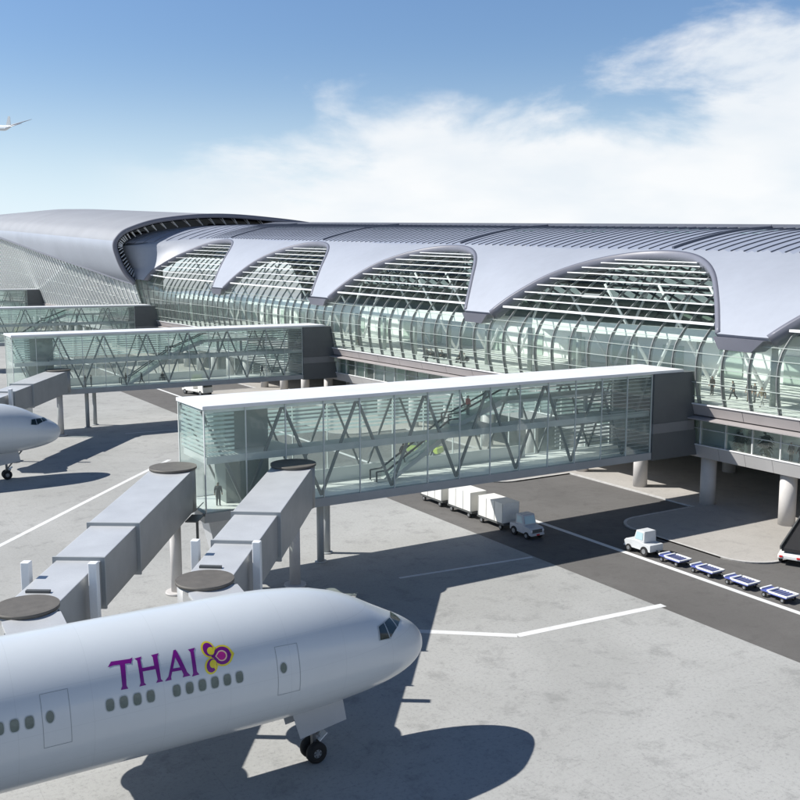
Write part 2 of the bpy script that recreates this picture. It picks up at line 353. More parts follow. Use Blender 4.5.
# ------------------------------------------------------------------ concourse
PROF = crom([(75.6,0,10.6),(75.15,0,12.4),(74.95,0,14.4),(75.2,0,16.1),(76,0,17.5),(78.5,0,20.0),(82,0,22.6),(87,0,24.9),(93,0,26.5),(100,0,27.75),(107,0,28.3)], 14)
ARC = [0.]
for a, c in zip(PROF[:-1], PROF[1:]): ARC.append(ARC[-1] + (c-a).length)
UMAX = ARC[-1]
def scl(Y): return 1 + .0023*(Y-83) if Y > 60 else 1 - .0529 + .0006*(Y-60)
def pf(u):
    u = max(0, min(UMAX, u))
    lo, hi = 0, len(ARC)-1
    while hi-lo > 1:
        m = (lo+hi)//2
        if ARC[m] <= u: lo = m
        else: hi = m
    return PROF[lo].lerp(PROF[hi], (u-ARC[lo])/(ARC[hi]-ARC[lo]))
def u_at_z(z, start=60):
    for i in range(1, len(PROF)):
        if PROF[i].z >= z: return lerp(ARC[i-1], ARC[i], (z-PROF[i-1].z)/(PROF[i].z-PROF[i-1].z))
UT = u_at_z(17.5); UA = u_at_z(24.9)
CP = crom([(71.2,0,20.0),(69.0,0,22.6),(67.4,0,26.0),(66.5,0,29.8),(67.8,0,32.4),(71,0,34.4),(79,0,36.8),(92.5,0,38.3),(107,0,38.0),(127,0,36.0),(150,0,31),(166,0,23)], 8)
def cp_in(t, d=4.0):
    i = max(0, min(64, t*64)); i0 = min(63, int(i)); p = CP[i0].lerp(CP[i0+1], i-i0); tg = (CP[min(65,i0+2)]-CP[max(0,i0-1)]).normalized()
    return p - Vector((-tg.z, 0, tg.x))*(d if t > .08 else lerp(2.0, d, t/.08))
def flare(Y):
    t = max(0, min(1, (Y-237)/19)); return t*t*(3-2*t)
def vs(u, Y, off=0., back=False):
    if Y > 237.001 and not back:
        w = flare(Y); s = scl(Y)
        def at(q):
            q = max(0, min(UMAX, q)); p = pf(q); b = Vector((p.x, 0, 10.6+(p.z-10.6)*s))
            if q >= UT: return b.lerp(cp_in((q-UT)/(UMAX-UT)), w)
            e = pf(UT); e = Vector((e.x, 0, 10.6+(e.z-10.6)*s)); return b + (cp_in(0)-e)*w*(q/UT)**2
        t = (at(u+.2)-at(u-.2)).normalized(); P = at(u) + Vector((-t.z, 0, t.x))*off; P.y = Y
        return P
    s = scl(Y); p = pf(u); q0 = pf(u-.15); q1 = pf(u+.15)
    t = Vector((q1.x-q0.x, 0, (q1.z-q0.z)*s)).normalized(); n = Vector((-t.z, 0, t.x))
    P = Vector((p.x, Y, 10.6+(p.z-10.6)*s)) + n*off
    if back: P.x = 214 - P.x
    return P
OPEN = [(20,58.2),(64.3,101.2),(107.0,147.4),(154.2,196.6),(203.2,247)]
def uedge(Y, o):
    c = (o[0]+o[1])/2; t = abs((Y-c)/((o[1]-o[0])/2))
    return UT + (UA-UT)*1.06*max(0, 1-t**2.0)
def osamp(o, n=44): return [lerp(o[0], o[1], .35*(.5-.5*math.cos(math.pi*i/n))+.65*i/n) for i in range(n+1)]
conc = thing('terminal_concourse', 'long vaulted airport concourse with blue grey roof panels and arched glazed openings', 'terminal building', (107, 130, 0))
conc_inv = Matrix.Translation((-107,-130,0))
def cb(mb, name, mats, parent=conc, off=(107,130,0), **k):
    mb.v = [(x-off[0], y-off[1], z-off[2]) for x, y, z in mb.v]; return mb.build(name, mats, parent, **k)
# roof panels, one per tip, each running over the ridge to the other side
def panel_edges():
    out = []
    for k in range(len(OPEN)+1):
        L = []
        if k > 0:
            o = OPEN[k-1]; c = (o[0]+o[1])/2; L += [(y, uedge(y, o)) for y in osamp(o) if y >= c]
        else: L += [(8, UT), (15, UT)]
        if k < len(OPEN):
            o = OPEN[k]; c = (o[0]+o[1])/2; y0 = L[-1][0]; L += [(lerp(y0, o[0], i/4), UT) for i in (1,2,3)]
            L += [(y, uedge(y, o)) for y in osamp(o) if y <= c]
        else: L += [(y, UT) for y in (248.5,250,252,254,257,260,264,270,276,284,294)]
        out.append(L)
    return out
for L in panel_edges():
    mb = MB(); NV = 30
    URIB = UA + 1.6
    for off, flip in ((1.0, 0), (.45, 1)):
        rows = []
        for Y, ue in L:
            row = [vs(lerp(ue, UMAX, (i/NV)), Y, off) for i in range(NV+1)]
            row += [vs(lerp(UMAX, ue, (i/NV)), Y, off, True) for i in range(1, NV+1)]
            rows.append(row)
        def mf(i, j, L=L):
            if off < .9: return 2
            u = lerp(L[i][1], UMAX, (j+.5)/NV) if j < NV else UMAX
            return 1 if u > URIB else 0
        mb.grid(rows, smooth=True, mfun=mf)
    # closed edges
    for Yi in (0, -1):
        Y, ue = L[Yi]
        for i in range(NV): mb.face([vs(lerp(ue,UMAX,i/NV),Y,1.0), vs(lerp(ue,UMAX,(i+1)/NV),Y,1.0), vs(lerp(ue,UMAX,(i+1)/NV),Y,.45), vs(lerp(ue,UMAX,i/NV),Y,.45)], 2)
    for (Y0,u0),(Y1,u1) in zip(L[:-1], L[1:]):
        mb.face([vs(u0,Y0,1.0), vs(u1,Y1,1.0), vs(u1,Y1,.45), vs(u0,Y0,.45)], 0)
    # standing ribs and slots near the ridge
    y0, y1 = L[0][0], L[-1][0]; n = int((y1-y0)/1.75)
    for k in range(1, n):
        Y = lerp(y0, y1, k/n); us = [lerp(URIB, UMAX-.5, i/7) for i in range(8)]
        for a, c in zip(us[:-1], us[1:]): mb.bar(vs(a,Y,1.06), vs(c,Y,1.06), .13, .07, (0,1,0), 3)
    for k in range(0, n-1):
        if k % 9 in (3,4,5,6): 
            Y = lerp(y0, y1, (k+.12)/n); Y2 = lerp(y0, y1, (k+.88)/n)
            mb.face([vs(UMAX-9,Y,1.03), vs(UMAX-9,Y2,1.03), vs(UMAX-4.5,Y2,1.03), vs(UMAX-4.5,Y,1.03)], 4)
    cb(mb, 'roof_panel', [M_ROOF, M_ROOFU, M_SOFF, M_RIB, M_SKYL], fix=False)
    # dark seam where this panel meets the next
    if y1 < 250:
        sm = MB(); us = [lerp(UA+2.0, UMAX, i/14) for i in range(15)]
        for a, c in zip(us[:-1], us[1:]): sm.bar(vs(a,y1,1.08), vs(c,y1,1.08), .42, .3, (0,1,0))
        cb(sm, 'roof_seam', M_RIB)
    # ridge cap
    rc = MB(); yy = [lerp(y0, y1-.05, i/10) for i in range(11)]
    for a, c in zip(yy[:-1], yy[1:]): rc.bar(vs(UMAX,a,1.25), vs(UMAX,c,1.25), 1.2, .45)
    cb(rc, 'ridge_cap', M_RIB)
for o in OPEN:
    ys = osamp(o, 60); E = [(y, uedge(y, o)) for y in ys]; secs = []
    for i, (y, u) in enumerate(E):
        a = E[max(0,i-1)]; c = E[min(len(E)-1,i+1)]
        T = (vs(c[1],c[0]) - vs(a[1],a[0])).normalized()
        Nn = (vs(u,y,1)-vs(u,y,0)).normalized(); B = T.cross(Nn).normalized()
        P = vs(u, y, 0); secs.append([P+Nn*-.5-B*.08, P+Nn*1.06-B*.08, P+Nn*1.06+B*.42, P+Nn*-.5+B*.55])
    mb = MB(); mb.sweep(secs, 0, True); cb(mb, 'arch_rim', M_RIM)
    gl = MB(); rows = [[vs(lerp(UT, u, k/10), y, .1) for k in range(11)] for y, u in E if u > UT+.02]
    gl.grid(rows); cb(gl, 'arch_glazing', G_ROOF)
    # louvres across the opening
    for zb, dep, th in ((18.55,.45,.24),(19.5,.6,.11),(20.4,.6,.11),(21.3,.6,.11),(22.1,.6,.11),(22.85,.6,.11),(23.5,.6,.11),(24.1,.6,.1),(24.5,.5,.1)):
        u = u_at_z(zb); yl = [y for y, ue in E if ue > u+.15]
        if len(yl) < 3: continue
        mb = MB(); nseg = 14
        for k in range(nseg):
            p = vs(u, lerp(yl[0], yl[-1], k/nseg), .55); q = vs(u, lerp(yl[0], yl[-1], (k+1)/nseg), .55); mb.bar(p, q, dep, th, (0,0,1))
        cb(mb, 'louvre', M_WHITE)
    # sloping struts inside, under the vault
    c = (o[0]+o[1])/2
    for dy in (-12,-4.5,4.5,12):
        s = scl(c); mb = MB()
        mb.tube((91, c+dy, 10.7), (84.5, c+dy+2.6, 10.6+11.6*s), .22, .16, 10); mb.tube((91, c+dy, 10.7), (96, c+dy-3, 10.6+14.2*s), .22, .16, 10)
        cb(mb, 'roof_strut', M_WHITE)
    # the far side of the hall: glazing behind a lattice of dark diagonal trusses
    gl = MB(); gl.grid([[vs(lerp(0, UA+1, k/10), y, .2, True) for k in range(11)] for y in [lerp(o[0], o[1], i/16) for i in range(17)]]); cb(gl, 'far_glazing', G_FAR)
    mb = MB(); nb = 9; ul = [lerp(UT*.4, UA+1.5, k/5) for k in range(6)]
    for i in range(nb):
        ya, yb = lerp(o[0], o[1], i/nb), lerp(o[0], o[1], (i+1)/nb)
        for k in range(5):
            mb.bar(vs(ul[k], ya, -.6, True), vs(ul[k+1], yb, -.6, True), .34, .34, (0,1,0)); mb.bar(vs(ul[k], yb, -.6, True), vs(ul[k+1], ya, -.6, True), .34, .34, (0,1,0))
            mb.bar(vs(ul[k+1], ya, -.6, True), vs(ul[k+1], yb, -.6, True), .6, .5, (0,0,1))
    cb(mb, 'far_truss', M_BRACE)
mb = MB(); mb.grid([[vs(lerp(0, UT-.1, k/4), y, -.9, True) for k in range(5)] for y in [lerp(10, 290, i/40) for i in range(41)]]); cb(mb, 'far_wall', M_GREEN)
# tips: dark bearing blocks under each roof tip
for ya, yb in ((58.8,64.5),(101.8,107.2),(148,154.7),(197,203.5)):
    a = vs(UT, ya, .6); c = vs(UT, yb, .6); mb = MB()
    mb.hexa([(75.2,ya+1.3,a.z-1.25),(77.3,ya+1.3,a.z-1.25),(77.3,yb-.6,c.z-1.25),(75.2,yb-.6,c.z-1.25),(74.9,ya-.3,a.z-.03),(77.5,ya-.3,a.z-.03),(77.5,yb-.1,c.z-.03),(74.9,yb-.1,c.z-.03)])
    cb(mb, 'roof_bearing', M_RIM)
YA, YB = 10, 290
mys = [56.83 + 3.17*k for k in range(-14, 74)]
# lower curtain wall
gl = MB(); ny = 90
gl.grid([[vs(UT*k/12, lerp(YA, YB, i/ny), .0) for k in range(13)] for i in range(ny+1)]); cb(gl, 'curtain_wall', G_CURT)
for y in mys:
    o = next((o for o in OPEN if o[0] < y < o[1]), None); ue = uedge(y, o) if o else UT
    us = [ue*k/16 for k in range(17)]; secs = []
    for u in us:
        dp = .34 if u < UT else .16; P = vs(u, y, 0); n = (vs(u,y,1)-P); secs.append([P+n*.12+Vector((0,-.048,0)), P+n*.12+Vector((0,.048,0)), P-n*dp+Vector((0,.048,0)), P-n*dp+Vector((0,-.048,0))])
    mb = MB(); mb.sweep(secs, 0); cb(mb, 'mullion', M_MULL)
for zb in (11.5,13.0,14.6,16.0,17.2):
    u = u_at_z(zb); mb = MB()
    for i in range(40):
        mb.bar(vs(u, lerp(YA,YB,i/40), .1), vs(u, lerp(YA,YB,(i+1)/40), .1), .1, .065, (0,0,1))
    cb(mb, 'transom', M_TRAN)
# floors, beams, walls
mb = MB(); mb.box(76.4, 97.0, YA, YB, 10.0, 10.6); cb(mb, 'upper_floor', M_FLOOR)
mb = MB(); mb.box(97.31, 137.6, YA, YB, 10.0, 10.6); cb(mb, 'hall_floor', M_SLAB)
mb = MB(); mb.box(76.5, 137.5, YA, YB, 5.15, 5.95); cb(mb, 'lower_floor', M_FLOOR)
mb = MB(); k = YA
while k < YB:
    e = min(YB, k+6.34); mb.hexa([(75.5,k+.03,9.55),(76.3,k+.03,9.55),(76.3,e-.03,9.55),(75.5,e-.03,9.55),(75.15,k+.03,10.62),(76.3,k+.03,10.62),(76.3,e-.03,10.62),(75.15,e-.03,10.62)]); k = e
cb(mb, 'spandrel', M_SPAN)
mb = MB(); mb.box(75.05, 75.3, YA, YB, 10.63, 10.75); cb(mb, 'sill_rail', M_WHITE)
mb = MB(); mb.hexa([(74.5,YA,9.2),(76.4,YA,9.2),(76.4,YB,9.2),(74.5,YB,9.2),(74.5,YA,9.3),(76.4,YA,9.5),(76.4,YB,9.5),(74.5,YB,9.3)]); cb(mb, 'canopy_ledge', M_SPAN)
mb = MB(); k = YA
while k < YB:
    e = min(YB, k+3.17); mb.hexa([(76.15,k+.02,5.1),(76.48,k+.02,5.1),(76.48,e-.02,5.1),(76.15,e-.02,5.1),(75.75,k+.02,6.4),(76.48,k+.02,6.4),(76.48,e-.02,6.4),(75.75,e-.02,6.4)]); k = e
cb(mb, 'lower_spandrel', M_SPAN2)
mb = MB(); mb.box(75.7, 75.95, YA, YB, 6.41, 6.5); cb(mb, 'lower_sill', M_WHITE)
gl = MB(); gl.face([(76.1,YA,6.5),(76.1,YB,6.5),(76.1,YB,9.2),(76.1,YA,9.2)]); cb(gl, 'lower_glazing', G_CURT)
mb = MB()
for y in mys: mb.box(75.95, 76.2, y-.07, y+.07, 6.5, 9.19)
mb.box(75.97, 76.18, YA, YB, 8.05, 8.13); cb(mb, 'lower_window_frame', M_LMULL)
# interior
mb = MB(); mb.box(97, 97.3, YA, YB, 10.61, 16.2); cb(mb, 'inner_wall', M_INNER)
mb = MB(); y = YA+2
while y < YB-6:
    mb.box(96.85, 96.99, y, y+3.6, 10.7, 14.0); y += 9.5
cb(mb, 'inner_glass_screen', M_GREEN)
mb = MB(); mb.box(79.5, 79.9, YA, YB, 16.5, 17.8); mb.box(79.91, 81.5, YA, YB, 16.5, 16.7); cb(mb, 'mezzanine', M_INNER)
mb = MB(); y = YA+4
while y < YB:
    mb.tube((80.6, y, 10.6), (80.6, y, 16.5), .32, n=14); y += 9.5
cb(mb, 'inner_columns', M_CORE)
mb = MB(); mb.box(79.0, 79.3, YA, YB, 5.96, 9.99); cb(mb, 'lower_inner_wall', M_INNER)
mb = MB(); y = YA+1
i = 0
while y < YB-5:
    if i % 3 != 1: mb.box(77.2, 77.5, y, y+2.6, 5.96, 9.9)
    y += 6.34; i += 1
cb(mb, 'lower_partition', M_GREEN)
mb = MB(); mb.box(100.5, 118, 14, 280, 0.13, 5.14); cb(mb, 'ground_core', M_BAND)
mb = MB(); mb.box(100.3, 100.49, 14, 280, 1.2, 4.6); cb(mb, 'core_window_strip', M_SKYL)
for k in range(-3, 22):
    y = 47.3 + 9.5*k; mb = MB(); mb.tube((77.4,y,.1), (77.4,y,5.1), .78, n=28); cb(mb, 'column', M_COLM)
for k in range(-3, 22, 2):
    y = 47.3 + 9.5*k; mb = MB(); mb.tube((92,y,.1), (92,y,5.1), .78, n=20); cb(mb, 'column', M_COLM)

# ------------------------------------------------------------------ main terminal canopy beyond
term = thing('main_terminal', 'huge swelling grey canopy roof over the far glazed terminal, left of the arched openings', 'terminal building', (107, 400, 0))
tb = lambda mb, name, mats, **k: cb(mb, name, mats, parent=term, off=(107,400,0), **k)
def cscl(Y): return 1 + .00155*(Y-250) if Y < 420 else 1 + .00155*170 + .0008*(Y-420)
def csec(Y, i, off=0.):
    s = cscl(Y); i = max(0, min(len(CP)-1, i)); i0 = int(i); f = i-i0; p = CP[i0] if f == 0 else CP[i0].lerp(CP[i0+1], f)
    i1 = min(len(CP)-1, i0+1); i2 = max(0, i1-1); t = (CP[i1]-CP[i2]).normalized()
    n = Vector((-t.z, 0, t.x))
    return Vector((p.x*1.0 + (p.x-66.5)*(s-1)*.25, Y + (p.x-70)*.0, p.z*s)) + n*off
def clow(Y): return interp(Y, (250,262,280,300,330,380,440,520,640), (0,2.2,6.5,9.5,13,18,23,27,31))
CY = [250,253,257,262,268,275,284,295,310,328,350,375,400,430,460,500,550,600,650,700]
mb = MB(); NS = 64; IB = 27
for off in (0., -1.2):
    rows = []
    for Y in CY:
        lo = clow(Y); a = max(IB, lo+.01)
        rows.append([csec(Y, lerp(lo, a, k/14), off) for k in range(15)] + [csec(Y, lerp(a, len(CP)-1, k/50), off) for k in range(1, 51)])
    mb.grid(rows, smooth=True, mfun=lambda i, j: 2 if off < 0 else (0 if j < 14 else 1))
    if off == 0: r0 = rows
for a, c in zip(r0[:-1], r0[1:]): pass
tb(mb, 'canopy_shell', [M_ROOF, M_CANUP, M_SOFF], fix=False)
mb = MB(); secs = []
for k in range(0, len(CP)):
    P = csec(250, k); n = csec(250, k, 1)-P; Yv = Vector((0,1,0)); secs.append([P+n*.15-Yv*.3, P+n*.15+Yv*.5, P-n*.95+Yv*.5, P-n*.95-Yv*.3])
mb.sweep(secs, 0, True); tb(mb, 'canopy_rim', M_RIM)
for k in range(0, 74, 2):
    a_, b_, c_ = csec(250.6, k, -.7), csec(252.3, k+1.2, -2.9), csec(252.3, k-.1, -.8)
    mb = MB(); mb.bar(a_, b_, .2); mb.bar(b_, c_, .14); tb(mb, 'rim_strut', M_WHITE)
# lower edge trim of the canopy
mb = MB()
for a, c in zip(CY[:-1], CY[1:]): mb.bar(csec(a, clow(a), -.3), csec(c, clow(c), -.3), .7, .9)
tb(mb, 'canopy_edge', M_RIM)
def fac(Y, t):
    top = csec(Y, clow(Y), -.6); bulge = math.sin(math.pi*t)*-(1.3 + .03*max(0, top.z-20)); return Vector((lerp(75.7, top.x+.5, t*t) + bulge, Y, lerp(10.6, top.z, t)))
gl = MB(); fy = [252 + 4*k for k in range(100)]
gl.grid([[fac(y, k/12) for k in range(13)] for y in fy]); tb(gl, 'glass_facade', G_FAC)
for k in range(86):
    y = 254 + 4.05*k; secs = []
    for i in range(13):
        P = fac(y, i/12); secs.append([P+Vector((-.2,-.3,0)), P+Vector((-.2,.3,0)), P+Vector((.35,.2,0)), P+Vector((.35,-.2,0))])
    mb = MB(); mb.sweep(secs); tb(mb, 'facade_rib', M_WHITE)
for t in (.22,.45,.68,.86):
    mb = MB()
    for a, c in zip(fy[:-1:3], fy[3::3]): mb.bar(fac(a, t)+Vector((-.1,0,0)), fac(c, t)+Vector((.1,0,0)), .12, .08)
    tb(mb, 'facade_transom', M_LMULL)
mb = MB(); mb.box(75.2, 76.6, 290.5, 690, 9.4, 10.6); tb(mb, 'spandrel', M_SPAN)
mb = MB(); mb.box(76.7, 160, 290.5, 690, 10.0, 10.58); tb(mb, 'upper_floor', M_FLOOR)
mb = MB(); mb.box(76, 160, 290.5, 690, 5.1, 6.2); tb(mb, 'lower_floor', M_SPAN2)
mb = MB(); mb.box(78, 78.4, 290.5, 690, 6.21, 9.39); tb(mb, 'lower_wall', M_GREEN)
mb = MB(); mb.box(92, 92.5, 292, 690, 10.7, 24); mb.box(80, 91.9, 292, 690, 17, 17.5); tb(mb, 'inner_wall', M_INNER)
for k in range(24):
    y = 294 + 12*k; mb = MB(); mb.tube((77.4,y,0), (77.4,y,5.09), .8, n=12); tb(mb, 'column', M_COLM)

# ------------------------------------------------------------------ glazed gate buildings
GX0, GX1, GM = 23.9, 69.6, 3.2643
def make_gate():
    g = thing('gate_lounge', 'nearest glazed gate building on legs with white flat roof and escalators', 'gate building', (46, 67, 0), group='glazed gate buildings reaching out from the concourse')
    gb = lambda mb, name, mats, **k: cb(mb, name, mats, parent=g, off=(46,67,0), **k)
    F, B = 67., 72.8; ZL, ZF, ZM, ZU, ZT = 5.45, 6.1, 9.75, 10.3, 13.9
    mb = MB(); mb.box(GX0-.12, 73.8, F-.12, B+.12, ZT+.02, ZT+.3); gb(mb, 'roof', M_ROOFW, bevel=.03)
    mb = MB(); mb.box(GX0+.1, 69.7, F+.12, B-.12, ZT-.25, ZT); gb(mb, 'ceiling', M_INNER)
    mb = MB(); mb.box(GX0-.2, 69.7, F-.1, F+.3, ZL, ZF+.05); mb.box(GX0-.2, 69.7, B-.3, B+.1, ZL, ZF+.05); mb.box(GX0-.2, GX0+.2, F+.31, B-.31, ZL, ZF+.05); gb(mb, 'edge_beam', M_STEEL)
    mb = MB(); mb.box(GX0+.21, 69.7, F+.31, B-.31, ZL+.15, ZF); gb(mb, 'lower_floor', M_FLOOR)
    mb = MB(); mb.box(GX0+.25, 69.7, F+.35, 69.2, ZM, ZU); mb.box(GX0+.25, 31.5, 69.201, B-.3, ZM, ZU); mb.box(47.6, 51.5, 69.201, 71.4, ZM, ZU); gb(mb, 'upper_floor', M_SLAB)
    for nm, q in (('front_glazing', [(GX0,F,ZF+.05),(GX1,F,ZF+.05),(GX1,F,ZT),(GX0,F,ZT)]), ('back_glazing', [(GX0,B,ZF+.05),(GX1,B,ZF+.05),(GX1,B,ZT),(GX0,B,ZT)]), ('end_glazing', [(GX0,F,ZF+.05),(GX0,B,ZF+.05),(GX0,B,ZT),(GX0,F,ZT)])):
        mb = MB(); mb.face(q); gb(mb, nm, G_GATE)
    for k in range(15):
        x = GX0 + GM*k
        for yy in (F+.02, B-.02):
            mb = MB(); mb.box(x-.035, x+.035, yy-.07, yy+.07, ZF+.05, ZT); gb(mb, 'mullion', M_LMULL)
        if k < 14:
            z0, z1 = (ZT-.1, ZF+.15) if k % 2 == 0 else (ZF+.15, ZT-.1)
            for yy in (F+.5, B-.5):
                mb = MB(); w = .2 if yy < 70 else .15; mb.bar((x,yy,z0), (x+GM,yy,z1), w, w, (0,1,0)); gb(mb, 'truss_brace', M_BRACE)
    # fritted louvre blades: all along the back of the upper storey, round the end, and at the inner corner of the front
    for k in range(11):
        z = ZU + .15 + .33*k
        mb = MB(); mb.box(GX0+.3, GX1-.1, B-.28, B-.22, z, z+.17); mb.box(GX0+.1, GX0+.16, F+.3, B-.3, z, z+.17); mb.box(GX0+.3, GX0+2.4, F+.14, F+.19, z, z+.17); gb(mb, 'louvre', G_FRIT)
    for k in range(20):
        z = ZF + .5 + .38*k
        mb = MB(); mb.box(GX0+GM*11.7, GX1-.1, B-.4, B-.3, z, z+.16); gb(mb, 'dark_louvre', M_STEEL)
    for k in range(21):
        z = ZF + .45 + .36*k
        mb = MB(); mb.box(GX0+GM*12.05, GX1-.1, F+.1, F+.16, z, z+.07); gb(mb, 'dark_louvre', M_STEEL)
    mb = MB(); mb.box(26.4, 30.0, 69.4, 71.8, ZF+.01, ZM-.01); mb.box(26.4, 30.0, 69.4, 71.8, ZU+.01, ZT-.26); gb(mb, 'lift_core', M_CORE)
    mb = MB(); mb.box(69.71, 75.45, F-.2, B+.2, 9.0, ZT+.01); mb.hexa([(69.71,F-.2,ZL-.1),(76.1,F-.2,ZL-.1),(76.1,B+.2,ZL-.1),(69.71,B+.2,ZL-.1),(69.71,F-.2,8.0),(75.7,F-.2,8.0),(75.7,B+.2,8.0),(69.71,B+.2,8.0)]); gb(mb, 'link_block', M_BLOCK)
    mb = MB(); mb.box(69.72, 75.5, F-.24, B+.24, 8.01, 8.99); gb(mb, 'link_band', M_BAND)
    def esc(x0, z0, x1, z1, y):
        e = MB(); e.hexa([(x0-1,y-.6,z0-.15),(x0-1,y+.6,z0-.15),(x0-1,y+.6,z0+.1),(x0-1,y-.6,z0+.1),(x0,y-.6,z0-.3),(x0,y+.6,z0-.3),(x0,y+.6,z0+.1),(x0,y-.6,z0+.1)])
        e.hexa([(x0,y-.6,z0-.3),(x0,y+.6,z0-.3),(x0,y+.6,z0+.1),(x0,y-.6,z0+.1),(x1,y-.6,z1-.55),(x1,y+.6,z1-.55),(x1,y+.6,z1),(x1,y-.6,z1)])
        eo = gb(e, 'escalator', M_SLAB)
        for sy in (-.55, .55):
            h = MB(); h.bar((x0-1.1,y+sy,z0+.95), (x0,y+sy,z0+1.0), .12, .1); h.bar((x0,y+sy,z0+1.), (x1,y+sy,z1+.95), .14, .12); h.bar((x1,y+sy,z1+.95), (x1+.9,y+sy,z1+.95), .12, .1)
            h.bar((x0-1.1,y+sy,z0+.1), (x0-1.1,y+sy,z0+.95), .12, .1)
            hm = cb(h, 'handrail', M_BLACK, parent=eo, off=(46,67,0))
            p = MB(); p.face([(x0,y+sy,z0+.1),(x1,y+sy,z1),(x1,y+sy,z1+.9),(x0,y+sy,z0+.95)]); cb(p, 'glass_balustrade', G_GATE, parent=eo, off=(46,67,0))
    esc(41.0, 6.1, 47.4, 10.0, 70.0)
    esc(48.6, 10.4, 53.4, 12.3, 70.4)
    mb = MB(); mb.box(53.41, 66, 69.0, 71.6, 12.0, 12.25); mb.bar((54.3,69.0,13.2), (66,69.0,13.2), .08); gb(mb, 'gallery', M_SLAB)
    mb = MB()
    for x in (56,60,64): mb.bar((x,70.3,ZU), (x,70.3,12.0), .3)
    gb(mb, 'gallery_posts', M_STEEL)
    mb = MB(); mb.box(31.5, 58, B-.75, B-.65, ZF+.01, ZF+1.15); gb(mb, 'added_white_screen', M_INNER)  # low white wall added to brighten the lower storey
    for x, y in ((34.6, 69.6), (36.2, 71.6)):
        mb = MB(); mb.tube((x,y,0), (x,y,ZL), .3, n=16); mb.tube((x,y,0), (x,y,.12), .5, n=16); gb(mb, 'leg', M_STEEL)
    mb = MB(); mb.hexa([(25.9,69.2,0),(26.6,69.2,0),(26.6,70.4,0),(25.9,70.4,0),(24.6,68.8,ZL),(26.6,68.8,ZL),(26.6,70.8,ZL),(24.6,70.8,ZL)]); gb(mb, 'tapered_leg', M_JET)
    return g
gate = make_gate()
for y, dx, sz, lab in ((146, 0, 1.03, 'second glazed gate building from the front, behind the nearest one'), (244, 0, 1.04, 'third glazed gate building from the front, its corner by the concourse'), (386, 0, 1.13, 'farthest small glazed gate building at the left edge')):
    c = copy_tree(gate); c.location = (46+dx, y, 0); c.scale = (1,1,sz); c['label'] = lab

